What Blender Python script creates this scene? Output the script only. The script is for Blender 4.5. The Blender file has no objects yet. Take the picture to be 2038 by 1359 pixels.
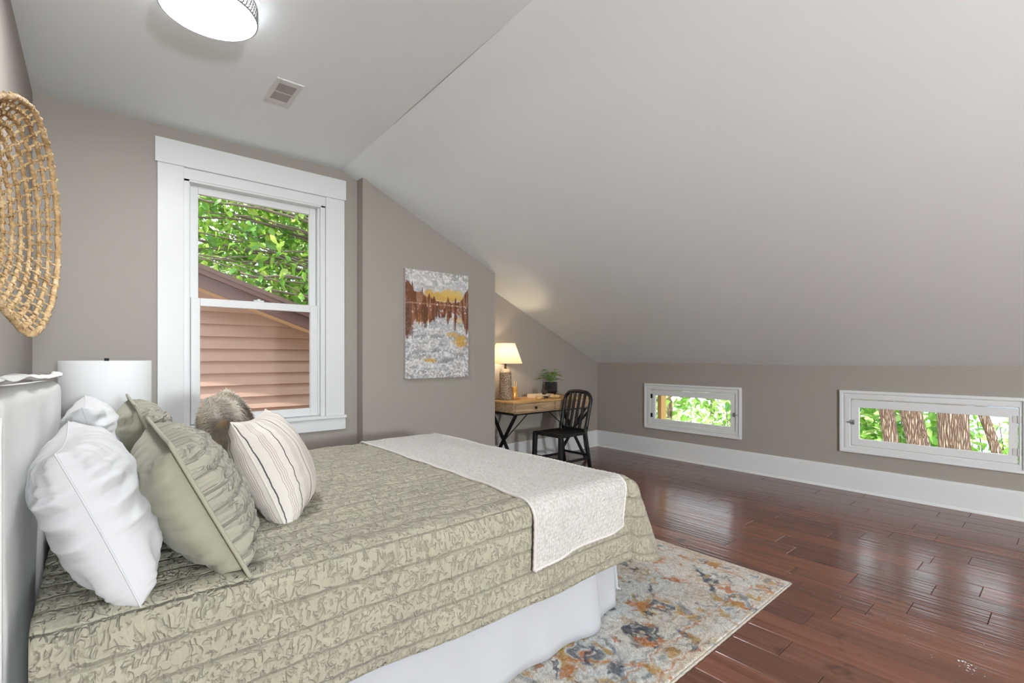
import bpy, math, random
import numpy as np
from math import sin, cos, pi, radians, sqrt, atan2, hypot, floor as ffloor
from mathutils import Vector, Matrix, noise

SC = bpy.context.scene
COL = SC.collection
R = random.Random(7)

# ------------------------------------------------------------------ camera
IMG_W, IMG_H = 2038, 1359
F, CX, HY, H = 968.0, 1019.0, 710.0, 1.25
YAW = radians(40.6)
S_, C_ = sin(YAW), cos(YAW)
cam = bpy.data.cameras.new('camera')
cam.sensor_fit = 'HORIZONTAL'
cam.sensor_width = 36.0
cam.lens = F / IMG_W * 36.0
cam.shift_y = (HY - IMG_H / 2) / IMG_W
cam.clip_start = 0.05
cam.clip_end = 200
camo = bpy.data.objects.new('camera', cam)
camo.location = (0, 0, H)
camo.rotation_euler = (pi / 2, 0, -YAW)
COL.objects.link(camo)
SC.camera = camo

# ------------------------------------------------------------------ world, sun, exposure
SC.view_settings.view_transform = 'Standard'
SC.view_settings.look = 'None'
SC.view_settings.gamma = 1.0
SC.view_settings.use_curve_mapping = False
SC.view_settings.exposure = 0.42
SC.cycles.max_bounces = 12
SC.cycles.diffuse_bounces = 7
SC.cycles.glossy_bounces = 4
SC.cycles.transmission_bounces = 8
SC.cycles.transparent_max_bounces = 12
SC.cycles.use_denoising = True
SC.cycles.use_adaptive_sampling = True
SC.cycles.adaptive_threshold = 0.02
SC.cycles.sample_clamp_indirect = 6.0
SC.cycles.caustics_reflective = False
SC.cycles.caustics_refractive = False
world = bpy.data.worlds.new('sky')
SC.world = world
world.use_nodes = True
bg = world.node_tree.nodes['Background']
bg.inputs[0].default_value = (0.86, 0.93, 1.0, 1)
bg.inputs[1].default_value = 2.0
sun = bpy.data.lights.new('sun', 'SUN')
sun.energy = 6.5
sun.angle = radians(0.6)
sun.color = (1.0, 0.95, 0.86)
suno = bpy.data.objects.new('sun', sun)
suno.rotation_euler = Vector((0.72, 0.12, -0.68)).to_track_quat('-Z', 'Y').to_euler()
suno.location = (-4, -2, 9)
COL.objects.link(suno)
LAMP_CEIL = 78.0      # radiance of the ceiling light's diffuser
FILL_GLOBE = 430.0     # radiance of the unseen globe, added to fill the room with light


# ------------------------------------------------------------------ pixel helpers (a pixel gives a direction, the plane gives the distance)
def ray(px, py):
    a = (px - CX) / F
    return (S_ + a * C_, C_ - a * S_, (HY - py) / F)
def onZ(px, py, z):
    d = ray(px, py); t = (z - H) / d[2]
    return (d[0] * t, d[1] * t, z)
def onY(px, py, y):
    d = ray(px, py); t = y / d[1]
    return (d[0] * t, y, H + d[2] * t)
def onX(px, py, x):
    d = ray(px, py); t = x / d[0]
    return (x, d[1] * t, H + d[2] * t)


# ------------------------------------------------------------------ mesh helpers
class MB:
    """collects shapes that become ONE mesh object"""
    def __init__(self):
        self.v = []; self.f = []; self.uv = {}
    def add(self, verts, faces):
        k = len(self.v)
        self.v.extend([tuple(p) for p in verts])
        self.f.extend([tuple(i + k for i in f) for f in faces])
        return self
    def box(self, x0, x1, y0, y1, z0, z1):
        x0, x1 = min(x0, x1), max(x0, x1); y0, y1 = min(y0, y1), max(y0, y1); z0, z1 = min(z0, z1), max(z0, z1)
        v = [(x, y, z) for z in (z0, z1) for y in (y0, y1) for x in (x0, x1)]
        f = [(0, 2, 3, 1), (4, 5, 7, 6), (0, 1, 5, 4), (2, 6, 7, 3), (0, 4, 6, 2), (1, 3, 7, 5)]
        return self.add(v, f)
    def prism(self, poly, d, z0=0.0, z1=1.0):
        """poly: list of 2-D points; d: axis 'x','y','z' to extrude along"""
        n = len(poly)
        def P(p, t):
            return {'x': (t, p[0], p[1]), 'y': (p[0], t, p[1]), 'z': (p[0], p[1], t)}[d]
        v = [P(p, z0) for p in poly] + [P(p, z1) for p in poly]
        f = [tuple(range(n))[::-1], tuple(range(n, 2 * n))]
        f += [(i, (i + 1) % n, n + (i + 1) % n, n + i) for i in range(n)]
        return self.add(v, f)
    def tube(self, pts, rad, seg=8, closed=False, caps=True):
        pts = [Vector(p) for p in pts]; n = len(pts)
        rr = rad if isinstance(rad, (list, tuple)) else [rad] * n
        v = []; prev = None
        for i, p in enumerate(pts):
            if closed:
                t = (pts[(i + 1) % n] - pts[i - 1]).normalized()
            else:
                t = (pts[min(i + 1, n - 1)] - pts[max(i - 1, 0)]).normalized()
            if prev is None:
                a = Vector((0, 0, 1)) if abs(t.z) < 0.9 else Vector((1, 0, 0))
                u = t.cross(a).normalized()
            else:
                u = (prev - t * prev.dot(t)).normalized()
            prev = u; w = t.cross(u)
            for k in range(seg):
                an = 2 * pi * k / seg
                v.append(p + (u * cos(an) + w * sin(an)) * rr[i])
        f = []
        for i in range(n if closed else n - 1):
            j = (i + 1) % n
            for k in range(seg):
                f.append((i * seg + k, i * seg + (k + 1) % seg, j * seg + (k + 1) % seg, j * seg + k))
        if caps and not closed:
            f.append(tuple(range(seg))[::-1]); f.append(tuple((n - 1) * seg + k for k in range(seg)))
        return self.add(v, f)
    def bar(self, a, b, w, h, up=(0, 0, 1)):
        """square bar from a to b"""
        a, b = Vector(a), Vector(b); t = (b - a).normalized(); up = Vector(up)
        if abs(t.dot(up)) > 0.98: up = Vector((1, 0, 0))
        u = t.cross(up).normalized(); n = u.cross(t).normalized()
        v = []
        for p in (a, b):
            for su, sn in ((-1, -1), (1, -1), (1, 1), (-1, 1)):
                v.append(p + u * su * w / 2 + n * sn * h / 2)
        return self.add(v, [(3, 2, 1, 0), (4, 5, 6, 7), (0, 1, 5, 4), (1, 2, 6, 5), (2, 3, 7, 6), (3, 0, 4, 7)])
    def lathe(self, prof, c=(0, 0, 0), seg=32, close=False):
        """prof: (r, z) from bottom to top round the vertical axis at c"""
        n = len(prof); v = []
        for r, z in prof:
            for k in range(seg):
                a = 2 * pi * k / seg
                v.append((c[0] + r * cos(a), c[1] + r * sin(a), c[2] + z))
        f = []
        for i in range(n - 1):
            for k in range(seg):
                f.append((i * seg + k, i * seg + (k + 1) % seg, (i + 1) * seg + (k + 1) % seg, (i + 1) * seg + k))
        if close:
            f.append(tuple(range(seg))[::-1]); f.append(tuple((n - 1) * seg + k for k in range(seg)))
        return self.add(v, f)
    def grid(self, rows):
        """rows: list of equal lists of points"""
        m = len(rows[0]); v = [p for r in rows for p in r]
        f = [(i * m + j, i * m + j + 1, (i + 1) * m + j + 1, (i + 1) * m + j) for i in range(len(rows) - 1) for j in range(m - 1)]
        return self.add(v, f)

ORG = {}
def empty(name, loc=(0, 0, 0), rz=0.0):
    o = bpy.data.objects.new(name, None)
    o.empty_display_size = 0.1
    COL.objects.link(o); o.location = loc; o.rotation_euler = (0, 0, rz)
    ORG[o.name] = Vector(loc)
    return o
def build(mb, name, mat, parent=None, org=None, smooth=False, bevel=0.0, uv=None, seg=2, local=False, kind=None):
    if org is None:
        org = (0, 0, 0) if (local or parent is None) else ORG[parent.name]
    org = Vector(org)
    me = bpy.data.meshes.new(name)
    if isinstance(mb, MB):
        vs, fs = mb.v, mb.f
    else:
        vs, fs = mb
    if isinstance(vs, np.ndarray):
        vs = (vs - np.array(org)).tolist()
        me.from_pydata(vs, [], fs)
    else:
        me.from_pydata([(p[0] - org.x, p[1] - org.y, p[2] - org.z) for p in vs], [], fs)
    me.validate()
    if uv is not None:
        lay = me.uv_layers.new(name='uv')
        idx = np.empty(len(me.loops), dtype=np.int32); me.loops.foreach_get('vertex_index', idx)
        lay.data.foreach_set('uv', np.asarray(uv, dtype=np.float32)[idx].ravel())
    if smooth:
        me.polygons.foreach_set('use_smooth', [True] * len(me.polygons))
    o = bpy.data.objects.new(name, me)
    COL.objects.link(o)
    if mat: me.materials.append(mat)
    if parent is not None:
        o.parent = parent
        ORG[o.name] = ORG.get(parent.name, Vector((0, 0, 0))) if not local else Vector((0, 0, 0))
    else:
        o.location = org; ORG[o.name] = org
    if bevel:
        b = o.modifiers.new('bevel', 'BEVEL'); b.width = bevel; b.segments = seg; b.limit_method = 'ANGLE'; b.angle_limit = radians(40)
        me.polygons.foreach_set('use_smooth', [True] * len(me.polygons))
        w = o.modifiers.new('wn', 'WEIGHTED_NORMAL'); w.keep_sharp = True
    if kind: o['kind'] = kind
    return o
def fixn(o):
    """make normals consistent"""
    import bmesh
    bm = bmesh.new(); bm.from_mesh(o.data); bmesh.ops.recalc_face_normals(bm, faces=bm.faces[:]); bm.to_mesh(o.data); bm.free()
    return o
def tag(o, label, cat, group=None):
    o['label'] = label; o['category'] = cat
    if group: o['group'] = group
    return o
def struct(o):
    o['kind'] = 'structure'; return o
def colour(o, rgb):
    """rgb per vertex (linear)"""
    a = o.data.color_attributes.new('paint', 'FLOAT_COLOR', 'POINT')
    rgba = np.ones((len(o.data.vertices), 4), dtype=np.float32); rgba[:, :3] = rgb
    a.data.foreach_set('color', rgba.ravel())


# ------------------------------------------------------------------ material helpers
def lin(r, g, b):
    def c(x):
        x /= 255.0
        return x / 12.92 if x <= 0.04045 else ((x + 0.055) / 1.055) ** 2.4
    return (c(r), c(g), c(b), 1.0)
class M:
    def __init__(self, name, col=(0.8, 0.8, 0.8, 1), rough=0.5, metal=0.0, spec=0.5):
        self.m = bpy.data.materials.new(name); self.m.use_nodes = True
        self.t = self.m.node_tree; self.b = self.t.nodes['Principled BSDF']; self.out = self.t.nodes['Material Output']
        self.s('Base Color', col); self.s('Roughness', rough); self.s('Metallic', metal); self.s('Specular IOR Level', spec)
    def s(self, k, v, n=None):
        n = n or self.b
        i = n.inputs[k]
        if isinstance(v, bpy.types.NodeSocket): self.t.links.new(v, i)
        else:
            if isinstance(v, tuple) and i.type == 'RGBA' and len(v) == 3: v = (*v, 1)
            i.default_value = v
        return self
    def n(self, typ, ins=None, **at):
        n = self.t.nodes.new('ShaderNode' + typ)
        for k, v in at.items(): setattr(n, k, v)
        for k, v in (ins or {}).items():
            self.s(k, v, n)
        return n
    def coord(self, kind='Object', scale=(1, 1, 1), loc=(0, 0, 0)):
        tc = self.n('TexCoord')
        return self.n('Mapping', {'Vector': tc.outputs[kind], 'Scale': scale, 'Location': loc}).outputs[0]
    def ramp(self, fac, stops, interp='LINEAR'):
        r = self.n('ValToRGB', {'Fac': fac}); cr = r.color_ramp; cr.interpolation = interp
        while len(cr.elements) < len(stops): cr.elements.new(0.5)
        for e, (p, c) in zip(cr.elements, stops):
            e.position = p; e.color = c if len(c) == 4 else (*c, 1)
        return r.outputs[0]
    def mix(self, f, a, b, mode='MIX'):
        n = self.n('Mix', data_type='RGBA', blend_type=mode)
        self.s(0, f, n); self.s(6, a, n); self.s(7, b, n)
        return n.outputs[2]
    def math(self, op, a, b=0.0, c=0.0):
        n = self.n('Math', operation=op); self.s(0, a, n); self.s(1, b, n); self.s(2, c, n)
        return n.outputs[0]
    def noise(self, vec, scale, detail=3, rough=0.5, dist=0.0):
        return self.n('TexNoise', {'Vector': vec, 'Scale': scale, 'Detail': detail, 'Roughness': rough, 'Distortion': dist}).outputs[0]
    def bump(self, h, strength=0.3, dist=0.01, normal=None):
        ins = {'Height': h, 'Strength': strength, 'Distance': dist}
        if normal is not None: ins['Normal'] = normal
        o = self.n('Bump', ins).outputs[0]
        self.s('Normal', o); return o
g1 = lambda v: (v, v, v, 1)

# walls, ceilings, trim -------------------------------------------------
def paint(name, col, bstr=0.06, var=0.04, rough=0.55, sc=1.0):
    m = M(name, col, rough, spec=0.35)
    v = m.coord()
    big = m.noise(v, 1.3 * sc, 3)
    m.s('Base Color', m.mix(big, tuple(c * (1 - var) for c in col[:3]) + (1,), tuple(c * (1 + var) for c in col[:3]) + (1,)))
    h = m.math('ADD', m.math('MULTIPLY', m.noise(v, 3.0, 3), 1.0), m.math('MULTIPLY', m.noise(v, 220, 2), 0.05))
    m.bump(h, bstr, 0.02)
    return m.m
WALL = paint('taupe_wall_paint', (0.32, 0.288, 0.256, 1), 0.08)
CEIL = paint('white_ceiling_paint', (0.835, 0.88, 0.90, 1), 0.10, 0.015)
TRIM = paint('white_trim_paint', (0.68, 0.69, 0.695, 1), 0.08, 0.02, 0.35, 2.0)
VINYL = M('white_vinyl', (0.66, 0.67, 0.675, 1), 0.35).m
BLACK = M('black_metal', (0.006, 0.006, 0.0065, 1), 0.42, 0.0, 0.35).m
STEEL = M('dull_steel', (0.42, 0.42, 0.42, 1), 0.4, 0.9).m
DARK = M('dark_void', (0.012, 0.011, 0.01, 1), 0.9).m
BRASS = M('brass', (0.62, 0.43, 0.14, 1), 0.28, 1.0).m
def glass_mat():
    m = M('window_glass', (1, 1, 1, 1), 0.0)
    tr = m.n('BsdfTransparent', {'Color': (0.97, 0.98, 0.98, 1)})
    gl = m.n('BsdfGlossy', {'Color': (0.9, 0.9, 0.9, 1), 'Roughness': 0.02})
    fr = m.n('Fresnel', {'IOR': 1.33})
    mx = m.n('MixShader', {'Fac': m.math('MULTIPLY', fr.outputs[0], 0.35)})
    m.t.links.new(tr.outputs[0], mx.inputs[1]); m.t.links.new(gl.outputs[0], mx.inputs[2])
    m.t.links.new(mx.outputs[0], m.out.inputs['Surface'])
    return m.m
GLASS = glass_mat()
def emit(name, col, st):
    m = M(name, col, 0.5); m.s('Emission Color', col); m.s('Emission Strength', st)
    return m.m

def floor_mat():
    m = M('hand_scraped_floor', (0.1, 0.03, 0.02, 1), 0.22, spec=0.55)
    oi = m.n('ObjectInfo')
    rnd = oi.outputs['Random']
    tc = m.n('TexCoord')
    off = m.n('CombineXYZ', {'X': m.math('MULTIPLY', rnd, 37.0), 'Y': m.math('MULTIPLY', rnd, 91.0), 'Z': 0.0})
    v = m.n('VectorMath', {0: tc.outputs['Object'], 1: off.outputs[0]}, operation='ADD').outputs[0]
    st = m.n('Mapping', {'Vector': v, 'Scale': (26, 1.6, 1)}).outputs[0]
    fine = m.n('Mapping', {'Vector': v, 'Scale': (120, 5, 1)}).outputs[0]
    g = m.noise(st, 1.0, 4, 0.6, 0.6)
    gf = m.noise(fine, 1.0, 3, 0.6)
    knots = m.noise(v, 5.0, 3, 0.6)
    c = m.ramp(g, [(0.25, (0.108, 0.042, 0.026)), (0.5, (0.150, 0.062, 0.040)), (0.78, (0.19, 0.084, 0.057))])
    c = m.mix(m.math('MULTIPLY', gf, 0.25), c, (0.05, 0.016, 0.01, 1))
    c = m.mix(m.ramp(knots, [(0.62, g1(0)), (0.75, g1(0.75))]), c, (0.02, 0.007, 0.004, 1))
    tint = m.ramp(rnd, [(0, (0.78, 0.78, 0.78)), (0.5, (1, 1, 1)), (1, (1.28, 1.2, 1.15))])
    c = m.mix(1.0, c, tint, 'MULTIPLY')
    m.s('Base Color', c)
    m.s('Roughness', m.math('ADD', m.math('MULTIPLY', gf, 0.10), 0.12))
    scr = m.n('Mapping', {'Vector': v, 'Scale': (52, 1.1, 1)}).outputs[0]
    h = m.math('ADD', m.noise(scr, 1.0, 2, 0.4, 0.3), m.math('MULTIPLY', gf, 0.12))
    h = m.math('ADD', h, m.math('MULTIPLY', m.noise(v, 9, 2), 0.5))
    m.bump(h, 0.32, 0.006)
    return m.m
FLOOR = floor_mat()

def fabric(name, col, rough=0.9, weave=700.0, bs=0.15, var=0.05, coord='Object', big=3.0, bigb=0.0):
    m = M(name, col, rough, spec=0.2)
    v = m.coord(coord)
    n = m.noise(v, big, 3)
    m.s('Base Color', m.mix(n, tuple(c * (1 - var) for c in col[:3]) + (1,), tuple(min(1, c * (1 + var)) for c in col[:3]) + (1,)))
    h = m.noise(v, weave, 2)
    if bigb: h = m.math('ADD', m.math('MULTIPLY', h, 0.15), m.math('MULTIPLY', m.noise(v, 28, 4, 0.6), bigb))
    m.bump(h, bs, 0.004)
    m.s('Sheen Weight', 0.15)
    return m.m
LINEN = fabric('white_linen', (0.66, 0.66, 0.645, 1), 0.95, 500, 0.25, 0.03)
COTTON = fabric('white_cotton', (0.56, 0.56, 0.575, 1), 0.85, 900, 0.25, 0.02, bigb=0.5)
SKIRT = fabric('white_skirt_cotton', (0.425, 0.43, 0.455, 1), 0.9, 900, 0.2, 0.02, bigb=0.35)
SAGE = fabric('sage_cotton', (0.315, 0.305, 0.228, 1), 0.8, 900, 0.25, 0.04, bigb=0.4)

def quilt_mat(name, col, pitch=0.085, crink=0.55):
    """uv in metres: u along the stitched channels, v across them"""
    m = M(name, col, 0.78, spec=0.25)
    tc = m.n('TexCoord')
    uv = tc.outputs['UV']
    warp = m.noise(uv, 9.0, 3)
    wv = m.n('VectorMath', {0: uv, 1: m.n('CombineXYZ', {'X': m.math('MULTIPLY', warp, 0.05), 'Y': m.math('MULTIPLY', m.noise(uv, 14.0, 2), 0.03), 'Z': 0.0}).outputs[0]}, operation='ADD').outputs[0]
    sx = m.n('SeparateXYZ', {0: uv})
    wob = m.math('ADD', sx.outputs[1], m.math('MULTIPLY', m.noise(uv, 22, 2), 0.012))
    ph = m.math('FRACT', m.math('DIVIDE', wob, pitch))
    dist = m.math('ABSOLUTE', m.math('SUBTRACT', ph, 0.5))          # 0.5 on the stitch line
    stitch = m.ramp(dist, [(0.40, g1(1)), (0.5, g1(0))])
    def ridge(sc, wd, seed):
        n_ = m.noise(m.n('Mapping', {'Vector': wv, 'Scale': sc, 'Location': (seed, seed * 2.3, 0)}).outputs[0], 1.0, 2, 0.5, 0.4)
        return m.ramp(m.math('ABSOLUTE', m.math('SUBTRACT', n_, 0.5)), [(0.0, g1(0)), (wd, g1(1))])
    def gated(r_, seed, lo):
        gt = m.ramp(m.noise(m.n('Mapping', {'Vector': uv, 'Location': (seed, seed, 0)}).outputs[0], 44.0, 1), [(lo, g1(0)), (lo + .08, g1(1))])
        return m.math('SUBTRACT', 1.0, m.math('MULTIPLY', m.math('SUBTRACT', 1.0, r_), gt))
    c1 = gated(ridge((42, 12, 1), .06, 3.0), 1.0, .46)
    c2 = gated(ridge((28, 38, 1), .05, 7.0), 5.0, .48)
    fine = m.noise(m.n('Mapping', {'Vector': wv, 'Scale': (50, 16, 1)}).outputs[0], 1.0, 3, 0.6, 0.8)
    soft = m.noise(m.n('Mapping', {'Vector': wv, 'Scale': (24, 12, 1)}).outputs[0], 1.0, 2, 0.5, 0.5)
    h = m.math('ADD', m.math('MULTIPLY', m.math('ADD', c1, m.math('MULTIPLY', c2, .8)), crink * .5), m.math('ADD', m.math('MULTIPLY', fine, 0.30), m.math('MULTIPLY', soft, 0.6)))
    h = m.math('ADD', h, m.math('MULTIPLY', stitch, 0.7))
    m.bump(h, 0.78, 0.018)
    c2 = tuple(c * 0.80 for c in col[:3]) + (1,)
    m.s('Base Color', m.mix(m.noise(uv, 6, 3), c2, tuple(c * 1.12 for c in col[:3]) + (1,)))
    m.s('Sheen Weight', 0.1)
    return m.m
QUILT = quilt_mat('sage_quilt', (0.36, 0.335, 0.255, 1), 0.085, 1.0)
SHAMQ = quilt_mat('sage_quilted_sham', (0.325, 0.31, 0.245, 1), 0.05, 1.0)

def knit_mat():
    m = M('cream_knit', (0.74, 0.70, 0.655, 1), 0.95, spec=0.15)
    tc = m.n('TexCoord'); sx = m.n('SeparateXYZ', {0: tc.outputs['UV']})
    u, v = sx.outputs[0], sx.outputs[1]
    vo = m.n('TexVoronoi', {'Vector': m.n('Mapping', {'Vector': tc.outputs['UV'], 'Scale': (84, 68, 1)}).outputs[0], 'Scale': 1.0, 'Randomness': 0.6})
    d = vo.outputs['Distance']
    h = m.math('ADD', m.math('MULTIPLY', d, -1.0), m.math('MULTIPLY', m.noise(tc.outputs['UV'], 420, 2), 0.45))
    m.bump(h, 0.9, 0.010)
    m.s('Base Color', m.mix(m.ramp(d, [(0.40, g1(0)), (0.75, g1(1))]), (0.69, 0.665, 0.64, 1), (0.56, 0.52, 0.485, 1)))
    return m.m
KNIT = knit_mat()

def stripe_mat():
    m = M('striped_linen', (0.74, 0.68, 0.61, 1), 0.9, spec=0.2)
    tc = m.n('TexCoord'); uv = tc.outputs['UV']
    sx = m.n('SeparateXYZ', {0: uv}); u = sx.outputs[0]
    ph = m.math('FRACT', m.math('MULTIPLY', m.math('ADD', u, 0.503), 11.5))
    dark = m.math('LESS_THAN', m.math('ABSOLUTE', m.math('SUBTRACT', ph, 0.12)), 0.024)
    grp = m.math('MULTIPLY', m.math('LESS_THAN', m.math('ABSOLUTE', m.math('SUBTRACT', ph, 0.62)), 0.17),
                 m.math('LESS_THAN', m.math('FRACT', m.math('MULTIPLY', ph, 12.0)), 0.32))
    base = m.mix(m.noise(uv, 5, 3), (0.58, 0.53, 0.475, 1), (0.66, 0.62, 0.57, 1))
    c = m.mix(m.math('MULTIPLY', grp, 0.75), base, (0.30, 0.22, 0.19, 1))
    c = m.mix(m.math('MULTIPLY', dark, 0.92), c, (0.035, 0.035, 0.04, 1))
    m.s('Base Color', c)
    m.bump(m.math('ADD', m.noise(uv, 350, 2), m.math('MULTIPLY', m.noise(uv, 16, 3), 1.2)), 0.22, 0.006)
    return m.m
STRIPE = stripe_mat()
def vcol_mat(name, rough=0.9, bs=0.3, sc=400.0, dist=0.004, spec=0.2):
    m = M(name, (1, 1, 1, 1), rough, spec=spec)
    a = m.n('VertexColor', layer_name='paint')
    m.s('Base Color', a.outputs[0])
    v = m.coord()
    m.bump(m.noise(v, sc, 3), bs, dist)
    return m.m
RUGM = vcol_mat('distressed_rug_pile', 1.0, 0.6, 260, 0.008, 0.05)
PAINTM = vcol_mat('oil_paint', 0.5, 0.5, 90, 0.006, 0.4)
FURM = vcol_mat('grey_brown_fur', 0.85, 0.2, 200, 0.002, 0.2)
def wood(name, dark, light, sc=(3, 40, 40), rough=0.5, bs=0.15):
    m = M(name, light, rough, spec=0.35)
    v = m.coord('Object', sc)
    g = m.noise(v, 1.0, 4, 0.6, 0.8)
    m.s('Base Color', m.ramp(g, [(0.3, dark), (0.7, light)]))
    m.bump(g, bs, 0.003)
    return m.m
OAK = wood('reclaimed_oak', (0.22, 0.135, 0.07), (0.50, 0.36, 0.22))
OAKTOP = wood('honey_oak_top', (0.36, 0.20, 0.07), (0.62, 0.39, 0.16))
NIGHT = wood('walnut', (0.06, 0.03, 0.015), (0.16, 0.085, 0.04))
PENCIL = wood('pale_pencil_wood', (0.6, 0.45, 0.25), (0.75, 0.6, 0.35))
GRASS_ROPE = None
def rope_mat():
    m = M('woven_seagrass', (0.5, 0.33, 0.15, 1), 0.75, spec=0.3)
    v = m.coord()
    n = m.noise(v, 38, 3, 0.6)
    m.s('Base Color', m.ramp(n, [(0.25, (0.28, 0.16, 0.065)), (0.5, (0.52, 0.355, 0.18)), (0.75, (0.72, 0.56, 0.35))]))
    w = m.noise(m.coord('Object', (1, 1, 1)), 95, 3, 0.5)
    m.bump(w, 0.7, 0.01)
    return m.m
GRASS_ROPE = rope_mat()
def leaf_mat(name, c0, c1, c2):
    m = M(name, c1, 0.5)
    oi = m.n('NewGeometry')
    rp = oi.outputs['Random Per Island']
    c = m.ramp(rp, [(0.0, c0), (0.55, c1), (1.0, c2)])
    d = m.n('BsdfDiffuse', {'Color': c}); t = m.n('BsdfTranslucent', {'Color': m.mix(0.5, c, (0.55, 0.75, 0.08, 1))})
    g = m.n('BsdfGlossy', {'Color': (0.6, 0.6, 0.6, 1), 'Roughness': 0.4})
    mx = m.n('MixShader', {'Fac': 0.36}); m.t.links.new(d.outputs[0], mx.inputs[1]); m.t.links.new(t.outputs[0], mx.inputs[2])
    m2 = m.n('MixShader', {'Fac': 0.06}); m.t.links.new(mx.outputs[0], m2.inputs[1]); m.t.links.new(g.outputs[0], m2.inputs[2])
    m.t.links.new(m2.outputs[0], m.out.inputs['Surface'])
    return m.m
LEAF = leaf_mat('tree_leaves', (0.015, 0.085, 0.015), (0.13, 0.36, 0.04), (0.55, 0.70, 0.16))
LEAF2 = leaf_mat('undergrowth_leaves', (0.03, 0.15, 0.06), (0.22, 0.50, 0.07), (0.80, 0.82, 0.55))
def bark_mat():
    m = M('furrowed_bark', (0.3, 0.2, 0.15, 1), 0.9, spec=0.1)
    v = m.coord('Object', (1, 1, 0.10))
    vo = m.n('TexVoronoi', {'Vector': m.n('VectorMath', {0: v, 1: m.n('CombineXYZ', {'X': m.math('MULTIPLY', m.noise(v, 8, 2), 0.08), 'Y': 0.0, 'Z': 0.0}).outputs[0]}, operation='ADD').outputs[0], 'Scale': 52.0}, feature='DISTANCE_TO_EDGE')
    e = m.ramp(vo.outputs[0], [(0.0, g1(0)), (0.3, g1(1))])
    n = m.noise(v, 24, 4, 0.65)
    c = m.ramp(n, [(0.3, (0.30, 0.21, 0.165)), (0.7, (0.58, 0.45, 0.37))])
    m.s('Base Color', m.mix(e, (0.13, 0.085, 0.062, 1), c))
    m.bump(m.math('ADD', e, m.math('MULTIPLY', n, 0.4)), 0.9, 0.03)
    return m.m
BARK = bark_mat()

# =================================================================== THE ROOM
XL, XK = -0.29, 5.36          # headboard wall, knee wall
YW, YP, YA, YF = 4.15, 4.03, 4.41, -4.2   # window wall, picture wall, alcove wall, wall behind the camera
ZC = 2.86                     # flat ceiling
XJ0, XJ1 = 1.755, 3.215       # chase that carries the picture
KT = 1.172                    # knee wall top
SLOPE = (2.045 - 1.165) / (5.371 - 3.489)
XFOLD = XK - (ZC - KT) / SLOPE
def zs(x): return KT + (XK - x) * SLOPE

# floor and its planks
fl = struct(build(MB().box(XL - .1, XK + .1, YF - .1, YA + .1, -0.12, -0.016), 'floor', DARK))
PW = 0.1665
plank_meshes = {}
def plank_mesh(L):
    if L in plank_meshes: return plank_meshes[L]
    g, b, z0 = 0.0007, 0.0022, -0.016
    hw, hl = PW / 2 - g, L / 2 - g
    v = [(-hw, -hl, z0), (hw, -hl, z0), (hw, hl, z0), (-hw, hl, z0), (-hw, -hl, -b), (hw, -hl, -b), (hw, hl, -b), (-hw, hl, -b),
         (-hw + b, -hl + b, 0), (hw - b, -hl + b, 0), (hw - b, hl - b, 0), (-hw + b, hl - b, 0)]
    f = [(0, 1, 5, 4), (1, 2, 6, 5), (2, 3, 7, 6), (3, 0, 4, 7), (4, 5, 9, 8), (5, 6, 10, 9), (6, 7, 11, 10), (7, 4, 8, 11), (8, 9, 10, 11)]
    me = bpy.data.meshes.new('plank'); me.from_pydata(v, [], f); me.materials.append(FLOOR)
    plank_meshes[L] = me
    return me
seen_joint = {0: 0.55, 1: 0.28, 2: 0.51, 3: 0.34, 4: 0.62, 5: 0.59}
LENS = [0.55, 0.7, 0.85, 1.0, 1.2, 1.4]
ALL_LENS = LENS + [1.8]
row_x0 = 3.0
k0 = int(ffloor((XL - row_x0) / PW)); k1 = int(ffloor((XK - row_x0) / PW))
for k in range(k0, k1 + 1):
    xa = row_x0 + k * PW
    if k in seen_joint: joints = [seen_joint[k]]
    else: joints = [R.uniform(0.2, 0.9)]
    hid = xa < 1.3
    while joints[-1] < YA:
        joints.append(joints[-1] + R.choice(LENS[4:] if hid else LENS))
    while joints[0] > YF:
        joints.insert(0, joints[0] - (R.choice([1.2, 1.4]) if joints[0] > -.6 else 1.8))
    for a, b in zip(joints, joints[1:]):
        a2, b2 = max(a, YF), min(b, YA)
        if b2 - a2 < 0.05: continue
        L = min(ALL_LENS, key=lambda q: abs(q - (b2 - a2)))
        o = bpy.data.objects.new('plank', plank_mesh(L)); COL.objects.link(o)
        o.parent = fl; o.location = (xa + PW / 2, (a2 + b2) / 2, 0)
        w = 1.0
        if xa + PW > XK + 0.02: w = max(0.2, (XK + 0.02 - xa) / PW); o.location.x = xa + PW * w / 2
        if xa < XL - 0.02: w = max(0.2, (xa + PW - XL + 0.02) / PW); o.location.x = xa + PW - PW * w / 2
        o.scale = (w, (b2 - a2) / L, 1)

# left wall and the wall behind the camera (with a window added for more light)
struct(build(MB().box(XL - .14, XL, YF - .14, YW + .2, -0.1, ZC + .1), 'wall_left', WALL))
wf = MB()
fx0, fx1, fz0, fz1 = 0.5, 1.7, 0.75, 2.4
wf.prism([(XL - .1, -.1), (fx0, -.1), (fx0, ZC + .1), (XL - .1, ZC + .1)], 'y', YF - .14, YF)
wf.prism([(fx1, -.1), (XK + .1, -.1), (XK + .1, KT + .02), (XFOLD, ZC + .1), (fx1, ZC + .1)], 'y', YF - .14, YF)
wf.box(fx0, fx1, YF - .14, YF, -.1, fz0); wf.box(fx0, fx1, YF - .14, YF, fz1, ZC + .1)
struct(fixn(build(wf, 'wall_front', WALL)))

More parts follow.
